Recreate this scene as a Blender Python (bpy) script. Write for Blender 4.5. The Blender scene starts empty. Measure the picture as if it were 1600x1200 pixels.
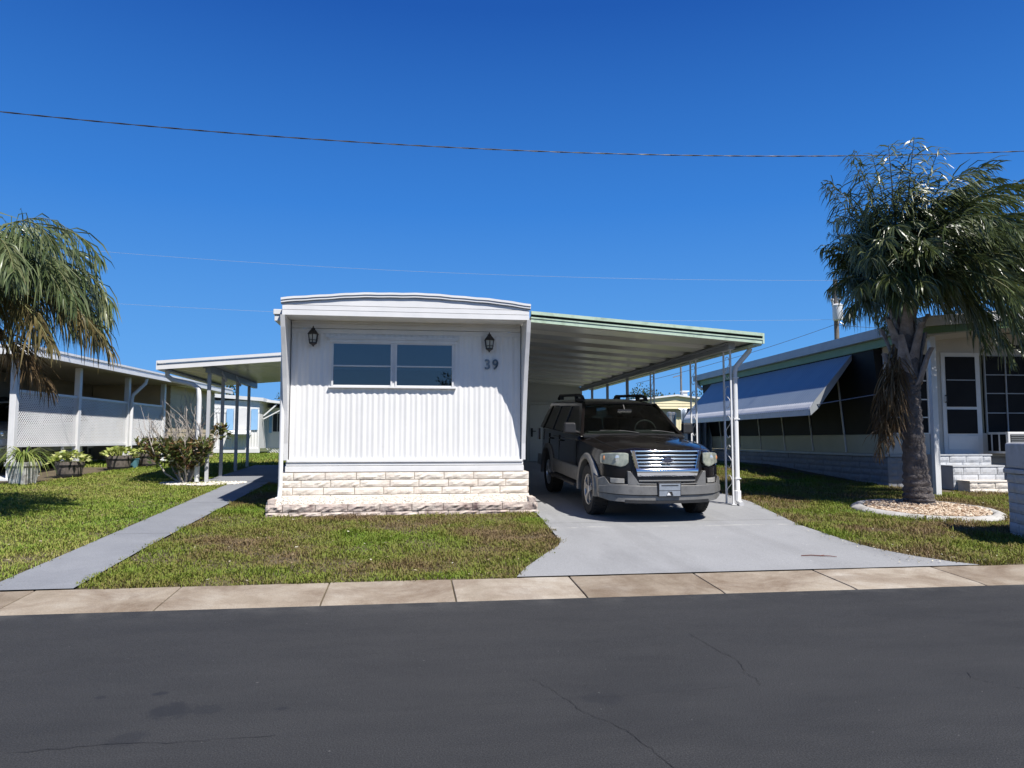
import bpy, bmesh, math, random
import numpy as np
from mathutils import Vector, Matrix
R = math.radians
SC = bpy.context.scene
COL = SC.collection
rnd = random.Random(39)
NP = np.random.default_rng(39)

# ------------------------------------------------------------------ helpers
def clamp(a, lo, hi): return max(lo, min(hi, a))
def lerp(a, b, t): return a + (b - a) * t
def zg(y):                                   # height of the ground, lot climbs gently from the street
    if y < 6.38: return -0.22
    if y < 7.15: return lerp(-0.22, -0.178, (y - 6.38) / 0.77)
    return min(0.05 * (y - 10.7), 0.47)

class MB:
    def __init__(s): s.v = []; s.f = []; s.m = []; s.mi = 0
    def add(s, vs, fs):
        n = len(s.v); s.v += [tuple(p) for p in vs]
        for f in fs: s.f.append(tuple(i + n for i in f)); s.m.append(s.mi)
        return s
    def box(s, x0, x1, y0, y1, z0, z1):
        if x0 > x1: x0, x1 = x1, x0
        if y0 > y1: y0, y1 = y1, y0
        if z0 > z1: z0, z1 = z1, z0
        vs = [(x, y, z) for z in (z0, z1) for y in (y0, y1) for x in (x0, x1)]
        return s.add(vs, [(0, 2, 3, 1), (4, 5, 7, 6), (0, 1, 5, 4), (2, 6, 7, 3), (0, 4, 6, 2), (1, 3, 7, 5)])
    def hexa(s, p):                          # 8 points: 4 of one end, 4 of the other, same order
        return s.add(p, [(0, 3, 2, 1), (4, 5, 6, 7), (0, 1, 5, 4), (1, 2, 6, 5), (2, 3, 7, 6), (3, 0, 4, 7)])
    def bar(s, a, b, w, h, up=(0, 0, 1)):    # box beam from a to b
        a = Vector(a); b = Vector(b); d = (b - a).normalized(); u = Vector(up)
        if abs(d.dot(u)) > .98: u = Vector((0, 1, 0))
        sx = d.cross(u).normalized(); uy = sx.cross(d).normalized()
        q = [sx * (i * w / 2) + uy * (j * h / 2) for i, j in ((-1, -1), (1, -1), (1, 1), (-1, 1))]
        return s.hexa([a + k for k in q] + [b + k for k in q])
    def tube(s, pts, r, n=8, cap=True):
        pts = [Vector(p) for p in pts]; k = len(pts); rings = []
        rs = r if isinstance(r, (list, tuple)) else [r] * k
        up = Vector((0, 0, 1)); prev = None
        for i, p in enumerate(pts):
            d = (pts[min(i + 1, k - 1)] - pts[max(i - 1, 0)]).normalized()
            if prev is None:
                a = d.cross(up)
                if a.length < .05: a = d.cross(Vector((1, 0, 0)))
            else:
                a = prev - d * prev.dot(d)
            a.normalize(); prev = a; b = d.cross(a)
            rings.append([p + (a * math.cos(t) + b * math.sin(t)) * rs[i] for t in [2 * math.pi * j / n for j in range(n)]])
        vs = [q for ring in rings for q in ring]; fs = []
        for i in range(k - 1):
            for j in range(n):
                fs.append((i * n + j, i * n + (j + 1) % n, (i + 1) * n + (j + 1) % n, (i + 1) * n + j))
        if cap: fs.append(tuple(range(n))[::-1]); fs.append(tuple((k - 1) * n + j for j in range(n)))
        return s.add(vs, fs)
    def lathe(s, prof, c=(0, 0, 0), n=16, axis='z', a0=0, cap=True):   # prof: (radius, height)
        vs = []; fs = []
        for r, h in prof:
            for j in range(n):
                t = a0 + 2 * math.pi * j / n; x, y = r * math.cos(t), r * math.sin(t)
                if axis == 'z': vs.append((c[0] + x, c[1] + y, c[2] + h))
                elif axis == 'x': vs.append((c[0] + h, c[1] + x, c[2] + y))
                else: vs.append((c[0] + y, c[1] + h, c[2] + x))
        k = len(prof)
        for i in range(k - 1):
            for j in range(n): fs.append((i * n + j, i * n + (j + 1) % n, (i + 1) * n + (j + 1) % n, (i + 1) * n + j))
        if cap: fs.append(tuple(range(n))[::-1]); fs.append(tuple((k - 1) * n + j for j in range(n)))
        return s.add(vs, fs)
    def grid(s, rows, close=False):          # rows of equal length point lists
        n = len(rows[0]); vs = [p for r_ in rows for p in r_]; fs = []
        for i in range(len(rows) - 1):
            for j in range(n - (0 if close else 1)):
                fs.append((i * n + j, i * n + (j + 1) % n, (i + 1) * n + (j + 1) % n, (i + 1) * n + j))
        return s.add(vs, fs)
    def slab(s, top, bot):                   # solid between two equal grids of points (rows)
        nr, nc = len(top), len(top[0]); vs = [p for r_ in top for p in r_] + [p for r_ in bot for p in r_]; o = nr * nc; fs = []
        for i in range(nr - 1):
            for j in range(nc - 1):
                a, b, c, d = i * nc + j, i * nc + j + 1, (i + 1) * nc + j + 1, (i + 1) * nc + j
                fs += [(a, b, c, d), (o + d, o + c, o + b, o + a)]
        for j in range(nc - 1):
            fs += [(j + 1, j, o + j, o + j + 1)]; k = (nr - 1) * nc
            fs += [(k + j, k + j + 1, o + k + j + 1, o + k + j)]
        for i in range(nr - 1):
            fs += [(i * nc, (i + 1) * nc, o + (i + 1) * nc, o + i * nc)]; k = nc - 1
            fs += [((i + 1) * nc + k, i * nc + k, o + i * nc + k, o + (i + 1) * nc + k)]
        return s.add(vs, fs)
    def prism(s, poly, fa, fb):              # polygon (2d) mapped to two sides by fa, fb
        n = len(poly); vs = [fa(*p) for p in poly] + [fb(*p) for p in poly]
        fs = [tuple(range(n)), tuple(range(2 * n - 1, n - 1, -1))] + [(i, n + i, n + (i + 1) % n, (i + 1) % n) for i in range(n)]
        return s.add(vs, fs)
    def ball(s, c, r, nu=10, nv=7, jit=0, sq=(1, 1, 1)):
        pr = []
        rows = []
        for i in range(nv + 1):
            t = math.pi * i / nv; row = []
            for j in range(nu):
                q = 2 * math.pi * j / nu; k = r * (1 + rnd.uniform(-jit, jit))
                row.append((c[0] + sq[0] * k * math.sin(t) * math.cos(q), c[1] + sq[1] * k * math.sin(t) * math.sin(q), c[2] - sq[2] * k * math.cos(t)))
            rows.append(row)
        return s.grid(rows, close=True)
    def build(s, name, mat, parent=None, world=False, smooth=None, bevel=0, at=None, fixn=True, solid=0, seg=2):
        off = Vector((0, 0, 0))
        if world and parent is not None:
            r_ = parent
            while r_.parent: r_ = r_.parent
            off = r_.location
        if at is not None: off = Vector(at)
        me = bpy.data.meshes.new(name)
        me.from_pydata([(x - off[0], y - off[1], z - off[2]) for x, y, z in s.v], [], s.f)
        mats = mat if isinstance(mat, (list, tuple)) else [mat]
        for m_ in mats: me.materials.append(m_)
        if len(mats) > 1: me.polygons.foreach_set('material_index', s.m)
        if fixn:
            bm = bmesh.new(); bm.from_mesh(me); bmesh.ops.recalc_face_normals(bm, faces=bm.faces); bm.to_mesh(me); bm.free()
        if smooth is not None:
            me.polygons.foreach_set('use_smooth', [True] * len(me.polygons)); me.set_sharp_from_angle(angle=R(smooth))
        me.update()
        o = bpy.data.objects.new(name, me); COL.objects.link(o)
        if parent is not None: o.parent = parent
        if at is not None: o.location = at
        if solid:
            md = o.modifiers.new('solid', 'SOLIDIFY'); md.thickness = solid; md.offset = 0
        if bevel:
            md = o.modifiers.new('bevel', 'BEVEL'); md.width = bevel; md.segments = seg; md.limit_method = 'ANGLE'; md.angle_limit = R(35)
        return o

def mesh_np(name, mat, V, F, parent=None, off=(0, 0, 0), mi=None, smooth=False):
    V = np.asarray(V, dtype=np.float32) - np.array(off, dtype=np.float32); F = np.asarray(F, dtype=np.int32)
    me = bpy.data.meshes.new(name); n, k = F.shape
    me.vertices.add(len(V)); me.vertices.foreach_set('co', V.ravel())
    me.loops.add(n * k); me.loops.foreach_set('vertex_index', F.ravel())
    me.polygons.add(n); me.polygons.foreach_set('loop_start', np.arange(0, n * k, k, dtype=np.int32)); me.polygons.foreach_set('loop_total', np.full(n, k, dtype=np.int32))
    for m_ in (mat if isinstance(mat, (list, tuple)) else [mat]): me.materials.append(m_)
    if mi is not None: me.polygons.foreach_set('material_index', np.asarray(mi, dtype=np.int32))
    if smooth: me.polygons.foreach_set('use_smooth', np.ones(n, dtype=bool))
    me.update(calc_edges=True); me.validate()
    o = bpy.data.objects.new(name, me); COL.objects.link(o)
    if parent is not None: o.parent = parent
    return o

def tag(o, label=None, cat=None, group=None, kind=None):
    if label: o['label'] = label
    if cat: o['category'] = cat
    if group: o['group'] = group
    if kind: o['kind'] = kind
    return o
def thing(name, label, cat, loc=(0, 0, 0), rz=0, group=None):
    o = bpy.data.objects.new(name, None); COL.objects.link(o); o.empty_display_size = .3
    o.location = loc; o.rotation_euler = (0, 0, rz); return tag(o, label, cat, group)
def copy_tree(o, parent=None, top=True):
    c = o.copy(); COL.objects.link(c); c.parent = parent
    for ch in list(o.children): copy_tree(ch, c, False)
    return c
def text_mesh(txt, size, depth, shear=0, bold=0):
    cu = bpy.data.curves.new('lettering', 'FONT'); cu.body = txt; cu.size = size; cu.extrude = depth; cu.offset = bold; cu.shear = shear; cu.align_x = 'CENTER'; cu.align_y = 'CENTER'
    ob = bpy.data.objects.new('lettering', cu); COL.objects.link(ob); bpy.context.view_layer.update()
    dg = bpy.context.evaluated_depsgraph_get(); me = ob.evaluated_get(dg).to_mesh()
    vs = [tuple(v.co) for v in me.vertices]; fs = [tuple(p.vertices) for p in me.polygons]
    bpy.data.objects.remove(ob); return vs, fs

# ------------------------------------------------------------------ materials
def nt(name):
    m = bpy.data.materials.new(name); m.use_nodes = True; t = m.node_tree; return m, t, t.nodes['Principled BSDF']
def node(t, k, **kw):
    n = t.nodes.new(k)
    for a, b in kw.items(): setattr(n, a, b)
    return n
def ramp(t, fac, stops):
    r_ = node(t, 'ShaderNodeValToRGB'); e = r_.color_ramp.elements
    while len(e) < len(stops): e.new(.5)
    for i, (p, c) in enumerate(stops): e[i].position = p; e[i].color = (*c, 1) if len(c) == 3 else c
    t.links.new(fac, r_.inputs[0]); return r_.outputs[0]
def noise(t, scale, detail=4, rough=.55, vec=None, dist=0):
    n = node(t, 'ShaderNodeTexNoise'); n.inputs['Scale'].default_value = scale; n.inputs['Detail'].default_value = detail; n.inputs['Roughness'].default_value = rough; n.inputs['Distortion'].default_value = dist
    if vec is not None: t.links.new(vec, n.inputs['Vector'])
    return n.outputs['Fac']
def pos(t, sc=None):
    g = node(t, 'ShaderNodeNewGeometry').outputs['Position']
    if sc is None: return g
    mp = node(t, 'ShaderNodeMapping'); mp.inputs['Scale'].default_value = sc; t.links.new(g, mp.inputs['Vector']); return mp.outputs['Vector']
def mixc(t, fac, a, b, mode='MIX'):
    n = node(t, 'ShaderNodeMix', data_type='RGBA', blend_type=mode)
    if isinstance(fac, (int, float)): n.inputs[0].default_value = fac
    else: t.links.new(fac, n.inputs[0])
    for i, c in ((6, a), (7, b)):
        if isinstance(c, (tuple, list)): n.inputs[i].default_value = (*c, 1) if len(c) == 3 else c
        else: t.links.new(c, n.inputs[i])
    return n.outputs[2]
def math_(t, op, a, b=None, clampv=False):
    n = node(t, 'ShaderNodeMath', operation=op, use_clamp=clampv)
    for i, c in enumerate((a, b)):
        if c is None: continue
        if isinstance(c, (int, float)): n.inputs[i].default_value = c
        else: t.links.new(c, n.inputs[i])
    return n.outputs[0]
def bump(t, bs, h, strength=.3, dist=.01):
    b = node(t, 'ShaderNodeBump'); b.inputs['Strength'].default_value = strength; b.inputs['Distance'].default_value = dist
    t.links.new(h, b.inputs['Height']); t.links.new(b.outputs[0], bs.inputs['Normal'])
def mat(name, c, c2=None, vs=3, rough=.5, metal=0, bmp=0, bs=60, bd=.004, coat=0, spec=.5, grime=None, lo=.35, hi=.65, detail=5):
    m, t, b = nt(name); b.inputs['Roughness'].default_value = rough; b.inputs['Metallic'].default_value = metal
    b.inputs['Specular IOR Level'].default_value = spec; b.inputs['Coat Weight'].default_value = coat; b.inputs['Coat Roughness'].default_value = .05
    b.inputs['Base Color'].default_value = (*c, 1)
    if c2:
        out = ramp(t, noise(t, vs, detail, .6, pos(t)), [(lo, c), (hi, c2)])
        if grime:
            out = mixc(t, ramp(t, noise(t, grime[1], 6, .65, pos(t)), [(.5, (0, 0, 0)), (.72, (1, 1, 1))]), out, grime[0])
        t.links.new(out, b.inputs['Base Color'])
    if bmp: bump(t, b, noise(t, bs, 4, .6, pos(t)), bmp, bd)
    return m
def leafmat(name, stops, patch=2.0, trans=.25, rough=.45, spec=.4, pw=.5):
    m, t, b = nt(name); g = node(t, 'ShaderNodeNewGeometry')
    a = math_(t, 'MULTIPLY', g.outputs['Random Per Island'], 1 - pw)
    n = math_(t, 'MULTIPLY', math_(t, 'MULTIPLY_ADD', noise(t, patch, 4, .6, pos(t)), 2.4), pw)
    n.node.inputs[0].links[0].from_node.inputs[2].default_value = -.7
    f = math_(t, 'ADD', a, n, True); c = ramp(t, f, stops)
    t.links.new(c, b.inputs['Base Color']); b.inputs['Roughness'].default_value = rough; b.inputs['Specular IOR Level'].default_value = spec
    tr = node(t, 'ShaderNodeBsdfTranslucent'); t.links.new(c, tr.inputs[0]); mx = node(t, 'ShaderNodeMixShader'); mx.inputs[0].default_value = trans
    out = t.nodes['Material Output']; t.links.new(b.outputs[0], mx.inputs[1]); t.links.new(tr.outputs[0], mx.inputs[2]); t.links.new(mx.outputs[0], out.inputs[0]); return m
def glassmat(name, tint=(.6, .7, .75), refl=1.5):
    m, t, b = nt(name); t.nodes.remove(b)
    tr = node(t, 'ShaderNodeBsdfTransparent'); tr.inputs[0].default_value = (*tint, 1); gl = node(t, 'ShaderNodeBsdfGlossy'); gl.inputs['Roughness'].default_value = .02
    fr = node(t, 'ShaderNodeFresnel'); fr.inputs[0].default_value = refl; mx = node(t, 'ShaderNodeMixShader')
    t.links.new(fr.outputs[0], mx.inputs[0]); t.links.new(tr.outputs[0], mx.inputs[1]); t.links.new(gl.outputs[0], mx.inputs[2]); t.links.new(mx.outputs[0], t.nodes['Material Output'].inputs[0]); return m

def asphalt():
    m, t, b = nt('asphalt'); p = pos(t)
    base = ramp(t, noise(t, .55, 5, .6, p), [(.3, (.0225, .0232, .0242)), (.7, (.030, .0308, .032))])
    base = mixc(t, ramp(t, noise(t, 2.2, 6, .65, pos(t, (.5, 1.6, 1))), [(.35, (0, 0, 0)), (.75, (1, 1, 1))]), base, (.035, .0355, .036))
    gr = ramp(t, noise(t, 130, 3, .75, p), [(.34, (.30, .30, .30)), (.5, (1, 1, 1)), (.66, (1.9, 1.9, 1.9))]); base = mixc(t, .75, base, mixc(t, 1.0, base, gr, 'MULTIPLY'))
    # worn pale edge along the gutter
    sep = node(t, 'ShaderNodeSeparateXYZ'); t.links.new(p, sep.inputs[0])
    e = math_(t, 'MULTIPLY_ADD', sep.outputs[1], 2.2); e.node.inputs[2].default_value = -13.2
    e = math_(t, 'MULTIPLY', math_(t, 'MULTIPLY', e, ramp(t, noise(t, 3, 5, .7, p), [(.45, (0, 0, 0)), (.7, (1, 1, 1))])), .8, True)
    base = mixc(t, e, base, (.085, .084, .08))
    # oil spots at fixed places
    def spot(x, y, sx, sy, amt, base):
        mp = node(t, 'ShaderNodeMapping'); mp.vector_type = 'POINT'; mp.inputs['Location'].default_value = (-x / sx, -y / sy, 0); mp.inputs['Scale'].default_value = (1 / sx, 1 / sy, 0)
        t.links.new(p, mp.inputs['Vector']); ln = node(t, 'ShaderNodeVectorMath', operation='LENGTH'); t.links.new(mp.outputs[0], ln.inputs[0])
        d = math_(t, 'ADD', ln.outputs['Value'], math_(t, 'MULTIPLY_ADD', noise(t, 11, 4, .7, p), 1.7)); d.node.inputs[1].links[0].from_node.inputs[2].default_value = -.85
        f = ramp(t, d, [(.55, (1, 1, 1)), (.95, (0, 0, 0))]); f = math_(t, 'MULTIPLY', f, amt); return mixc(t, f, base, (.012, .014, .018))
    base = spot(-1.19, 4.07, .13, .14, .62, base); base = spot(-1.27, 3.72, .10, .10, .4, base); base = spot(1.05, 3.93, .13, .11, .33, base); base = spot(-1.32, 4.34, .05, .04, .7, base); base = spot(-.63, 4.02, .05, .03, .6, base); base = spot(-1.62, 4.32, .04, .03, .6, base); base = spot(-1.0, 4.06, .10, .08, .4, base)
    # pale scuffs and specks
    sp = ramp(t, noise(t, 34, 1, .5, p), [(.80, (0, 0, 0)), (.83, (1, 1, 1))]); base = mixc(t, math_(t, 'MULTIPLY', sp, .5), base, (.2, .2, .19))
    t.links.new(base, b.inputs['Base Color']); b.inputs['Roughness'].default_value = .82; b.inputs['Specular IOR Level'].default_value = .3
    bump(t, b, noise(t, 150, 3, .7, p), .6, .004); return m

def concrete(name, stops, stain, sc=1.2, sstain=.9, bmp=.25, isl=False):
    m, t, b = nt(name); p = pos(t)
    c = ramp(t, noise(t, sc, 6, .62, p), stops)
    c = mixc(t, ramp(t, noise(t, sstain, 7, .7, p, .6), [(.44, (0, 0, 0)), (.70, (1, 1, 1))]), c, stain)
    c = mixc(t, .5, c, mixc(t, 1, c, ramp(t, noise(t, 90, 3, .6, p), [(.3, (.6, .6, .6)), (.7, (1.25, 1.25, 1.25))]), 'MULTIPLY'))
    if isl: c = mixc(t, 1, c, ramp(t, node(t, 'ShaderNodeNewGeometry').outputs['Random Per Island'], [(0, (.78, .74, .70)), (.5, (1, .98, .95)), (1, (1.12, 1.12, 1.12))]), 'MULTIPLY')
    t.links.new(c, b.inputs['Base Color']); b.inputs['Roughness'].default_value = .85; b.inputs['Specular IOR Level'].default_value = .25
    bump(t, b, noise(t, 120, 4, .65, p), bmp, .004); return m

def drive():
    m, t, b = nt('grey_painted_concrete'); p = pos(t)
    c = ramp(t, noise(t, .8, 6, .62, p), [(.3, (.265, .269, .273)), (.7, (.305, .309, .313))])
    c = mixc(t, ramp(t, noise(t, .9, 7, .72, pos(t, (1.7, .45, 1))), [(.50, (0, 0, 0)), (.78, (1, 1, 1))]), c, (.215, .218, .222))
    c = mixc(t, math_(t, 'MULTIPLY', ramp(t, noise(t, 17, 4, .7, p), [(.62, (0, 0, 0)), (.70, (1, 1, 1))]), .35), c, (.205, .205, .20))
    c = mixc(t, math_(t, 'MULTIPLY', ramp(t, noise(t, 26, 2, .6, p), [(.735, (0, 0, 0)), (.76, (1, 1, 1))]), .8), c, (.60, .60, .60))
    sep = node(t, 'ShaderNodeSeparateXYZ'); t.links.new(p, sep.inputs[0])
    d = math_(t, 'ABSOLUTE', math_(t, 'SUBTRACT', math_(t, 'ADD', sep.outputs[1], math_(t, 'MULTIPLY', noise(t, 1.4, 3, .6, p), .22)), 10.0))
    k = math_(t, 'MULTIPLY', ramp(t, d, [(.01, (1, 1, 1)), (.055, (0, 0, 0))]), ramp(t, noise(t, 3.3, 5, .7, p), [(.46, (0, 0, 0)), (.6, (1, 1, 1))]))
    c = mixc(t, math_(t, 'MULTIPLY', k, .55), c, (.50, .49, .46))
    for x in (2.83, 4.42):                                           # faint tyre tracks
        e = math_(t, 'ABSOLUTE', math_(t, 'SUBTRACT', math_(t, 'ADD', sep.outputs[0], math_(t, 'MULTIPLY', noise(t, .5, 2, .5, p), .3)), x + .15))
        c = mixc(t, math_(t, 'MULTIPLY', ramp(t, e, [(.06, (1, 1, 1)), (.16, (0, 0, 0))]), .22), c, (.19, .19, .19))
    c = mixc(t, .5, c, mixc(t, 1, c, ramp(t, noise(t, 90, 3, .6, p), [(.3, (.6, .6, .6)), (.7, (1.25, 1.25, 1.25))]), 'MULTIPLY'))
    t.links.new(c, b.inputs['Base Color']); b.inputs['Roughness'].default_value = .8; b.inputs['Specular IOR Level'].default_value = .25
    bump(t, b, noise(t, 120, 4, .65, p), .2, .004); return m
def siding():
    m, t, b = nt('white_painted_siding'); p = pos(t)
    c = ramp(t, noise(t, 1.3, 5, .6, p), [(.35, (.765, .76, .75)), (.65, (.71, .708, .70))])
    c = mixc(t, math_(t, 'MULTIPLY', ramp(t, noise(t, 1, 6, .7, pos(t, (9, 9, .55))), [(.52, (0, 0, 0)), (.78, (1, 1, 1))]), .4), c, (.58, .575, .56))
    sep = node(t, 'ShaderNodeSeparateXYZ'); t.links.new(p, sep.inputs[0]); low = ramp(t, sep.outputs[2], [(.84, (1, 1, 1)), (1.0, (0, 0, 0))])
    c = mixc(t, math_(t, 'MULTIPLY', ramp(t, noise(t, 9, 6, .75, p), [(.6, (0, 0, 0)), (.72, (1, 1, 1))]), .22), c, (.50, .48, .44))
    t.links.new(c, b.inputs['Base Color']); b.inputs['Roughness'].default_value = .4; bump(t, b, noise(t, 5, 3, .6, p), .07, .02); return m
M = {}
M['asphalt'] = asphalt()
M['tar'] = mat('tar_crack', (.012, .012, .013), rough=.9)
M['gutter'] = concrete('tan_concrete', [(.3, (.245, .205, .155)), (.5, (.325, .28, .222)), (.72, (.39, .355, .30))], (.15, .105, .07), 2.2, 1.1, isl=True)
M['drive'] = drive()
M['slab'] = concrete('blue_grey_painted_concrete', [(.3, (.21, .22, .238)), (.7, (.25, .26, .277))], (.185, .193, .212), .9, .6, .12)
M['soil'] = mat('soil', (.075, .055, .032), (.13, .105, .06), 6, .95, bmp=.8, bs=40, bd=.02)
M['far_lawn'] = mat('far_lawn', (.06, .085, .02), (.12, .125, .045), .8, .95, bmp=.6, bs=30, bd=.02)
M['grass'] = leafmat('grass_blades', [(.0, (.10, .21, .015)), (.24, (.16, .23, .025)), (.47, (.195, .205, .042)), (.62, (.20, .155, .062)), (.8, (.20, .135, .075)), (1, (.38, .32, .19))], .6, .25, .6, .25, .74)
M['grass_left'] = leafmat('green_grass_blades', [(.0, (.10, .20, .02)), (.36, (.18, .27, .034)), (.6, (.26, .285, .06)), (.84, (.32, .28, .10)), (1, (.50, .46, .27))], .42, .25, .6, .25, .58)
M['white'] = siding()
M['white2'] = mat('clean_white_trim', (.72, .72, .72), (.66, .665, .67), 3, .35)
M['greywhite'] = mat('weathered_white_trim', (.62, .63, .64), (.70, .71, .72), 3, .45)
M['cream_block'] = mat('cream_split_block', (.72, .665, .595), (.66, .605, .53), 5, .9, bmp=.45, bs=30, bd=.014, grime=((.62, .54, .47), 4.5))
M['planter_block'] = mat('weathered_split_block', (.60, .53, .465), (.46, .37, .325), 5, .9, bmp=.6, bs=26, bd=.02, grime=((.14, .09, .085), 5.5))
M['mortar'] = mat('mortar', (.36, .30, .24), (.28, .23, .19), 8, .95)
M['dark_mortar'] = mat('dark_mortar', (.13, .11, .10), (.2, .17, .15), 8, .95)
M['pebble'] = mat('white_pebbles', (.72, .69, .62), (.52, .48, .42), 30, .9, bmp=1, bs=60, bd=.02)
M['win_glass'] = glassmat('window_glass', (.62, .70, .76), 1.9)
M['screen'] = mat('dark_screen', (.006, .006, .007), (.011, .011, .012), 2, .55, spec=.15)
M['shade'] = mat('blue_grey_roller_shade', (.27, .30, .33), (.29, .32, .35), 2, .8)
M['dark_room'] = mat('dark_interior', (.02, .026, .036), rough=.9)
M['black_metal'] = mat('black_cast_metal', (.012, .012, .014), (.02, .02, .022), 20, .5)
M['lamp_glass'] = mat('seeded_lamp_glass', (.42, .42, .36), (.55, .54, .48), 30, .25)
M['number'] = mat('weathered_house_number', (.03, .045, .06), (.22, .26, .30), 11, .4, metal=.3)
M['green_trim'] = mat('pale_green_trim', (.42, .55, .42), (.48, .60, .48), 3, .45, grime=((.3, .38, .28), 5))
M['green_dark'] = mat('green_trim', (.12, .20, .085), (.15, .235, .11), 3, .5)
M['groove'] = mat('dark_groove', (.02, .024, .02), rough=.9)
M['carport_roof'] = mat('carport_roof_pan', (.60, .61, .57), (.54, .555, .52), 1.2, .26, spec=.6)
M['grey_metal'] = mat('grey_painted_metal', (.33, .35, .37), (.28, .30, .32), 3, .4)
M['post_shaded'] = mat('shade_greyed_post', (.50, .51, .53), (.44, .45, .47), 3, .4)  # white posts greyed so the colour carries the patio roof's shade
M['galv'] = mat('galvanised_steel', (.42, .43, .44), (.33, .34, .35), 6, .38, metal=.7)
M['shed'] = mat('grey_green_shed_wall', (.50, .52, .50), (.46, .48, .465), 2, .6, bmp=.1, bs=9, bd=.01)
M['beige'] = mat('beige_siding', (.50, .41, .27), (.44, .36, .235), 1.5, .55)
M['yellow'] = mat('pale_yellow_siding', (.72, .64, .42), (.66, .58, .38), 1.5, .6)
M['yellow_dark'] = mat('tan_siding', (.42, .38, .31), (.38, .34, .28), 1.5, .6)
M['blue_shutter'] = mat('light_blue_shutter', (.28, .50, .78), (.25, .46, .72), 3, .6)
M['awning'] = mat('blue_awning_metal', (.20, .25, .31), (.23, .28, .34), 1.5, .45)
M['panel_green'] = mat('pale_olive_panel', (.40, .41, .33), (.36, .37, .30), 2, .5)
M['blockpaint'] = mat('painted_white_block', (.48, .495, .52), (.42, .435, .46), 4, .7, bmp=.3, bs=40, bd=.01, grime=((.33, .335, .34), 3))
M['blockpaint_joint'] = mat('painted_block_joint', (.26, .27, .29), rough=.9)
M['base_shaded'] = mat('shade_darkened_base_block', (.27, .28, .30), (.22, .23, .25), 4, .7, bmp=.3, bs=40, bd=.01)  # block paint darkened to carry the shade under awning and trees
M['porch_wall_shaded'] = mat('shade_darkened_beige_siding', (.25, .21, .155), (.21, .175, .13), 2, .6)  # beige siding darkened to carry the porch's shade
M['porch_white'] = mat('dull_cream_panel', (.50, .485, .455), (.44, .43, .41), 2.5, .5)
M['roof_white'] = mat('white_roof', (.7, .71, .72), (.6, .61, .62), 1.2, .5)
M['roof_grey'] = mat('grey_roof_metal', (.30, .31, .33), (.26, .27, .29), 2, .5)
M['wood_barrel'] = mat('weathered_barrel_wood', (.20, .17, .15), (.10, .085, .075), 14, .75, bmp=.4, bs=40, bd=.01)
M['stone_pot'] = mat('white_stone_planter', (.70, .70, .68), (.50, .49, .47), 7, .8, bmp=.5, bs=25, bd=.01, grime=((.16, .15, .13), 7))
M['teal'] = mat('teal_glazed_pot', (.09, .22, .28), (.12, .27, .33), 8, .3)
M['bark'] = mat('palm_bark', (.165, .145, .137), (.085, .073, .068), 6, .95, bmp=1, bs=24, bd=.04)
M['boot'] = mat('grey_leaf_base', (.30, .27, .255), (.17, .145, .135), 7, .9, bmp=.8, bs=22, bd=.03)
M['fibre'] = leafmat('dry_frond', [(0, (.075, .045, .022)), (.5, (.15, .10, .05)), (1, (.30, .22, .13))], 3, .2, .8, .2, .3)
M['frond'] = leafmat('palm_leaflets', [(0, (.034, .054, .017)), (.45, (.068, .095, .028)), (.8, (.12, .14, .052)), (1, (.20, .20, .09))], 1.5, .22, .33, .6, .35)
M['frond_l'] = leafmat('palm_leaflets_light', [(0, (.06, .10, .035)), (.45, (.13, .175, .07)), (.8, (.22, .24, .12)), (1, (.36, .34, .19))], 1.5, .25, .35, .6, .35)
M['frond_y'] = leafmat('yellowing_leaflets', [(0, (.08, .085, .03)), (.5, (.17, .14, .055)), (1, (.27, .20, .10))], 2, .25, .5, .4, .3)
M['rachis'] = mat('frond_stem', (.16, .17, .06), (.12, .12, .05), 5, .5)
M['edging'] = concrete('pale_edging_concrete', [(.3, (.40, .39, .37)), (.7, (.52, .51, .49))], (.30, .28, .25), 3, 2)
M['twig'] = mat('bare_twig', (.46, .42, .38), (.30, .265, .24), 6, .85)
M['croton'] = leafmat('shrub_leaf', [(0, (.035, .055, .015)), (.35, (.09, .13, .03)), (.6, (.17, .16, .045)), (.8, (.17, .07, .04)), (1, (.40, .36, .15))], 3, .25, .4, .5, .25)
M['spider'] = leafmat('strap_leaf', [(0, (.10, .17, .03)), (.5, (.22, .28, .06)), (1, (.40, .42, .15))], 3, .3, .4, .5, .2)
M['hosta'] = leafmat('variegated_leaf', [(0, (.10, .16, .03)), (.4, (.36, .42, .09)), (1, (.66, .66, .32))], 4, .3, .4, .4, .2)
M['tree_leaf'] = leafmat('tree_leaf', [(0, (.022, .04, .014)), (.6, (.05, .075, .025)), (1, (.10, .12, .045))], .3, .2, .5, .4, .3)
M['gravel'] = leafmat('bed_gravel', [(0, (.20, .12, .07)), (.4, (.36, .26, .18)), (.7, (.55, .44, .33)), (1, (.70, .62, .50))], 3, 0, .85, .2, .1)
M['white_gravel'] = leafmat('white_gravel', [(0, (.45, .40, .34)), (.5, (.68, .64, .57)), (1, (.80, .78, .72))], 3, 0, .85, .2, .1)
M['dry_leaf'] = leafmat('dry_leaf', [(0, (.18, .11, .05)), (.5, (.42, .36, .22)), (1, (.70, .68, .55))], 3, .1, .7, .2, .1)
M['pole_wood'] = mat('pole_wood', (.14, .12, .10), (.20, .18, .16), 3, .9)
M['wire'] = mat('wire_light', (.55, .56, .58), rough=.35, metal=.3)
M['cable'] = mat('dark_cable', (.03, .03, .033), rough=.5)
M['stick'] = mat('red_brown_stick', (.19, .06, .04), (.10, .05, .04), 30, .8)
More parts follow.
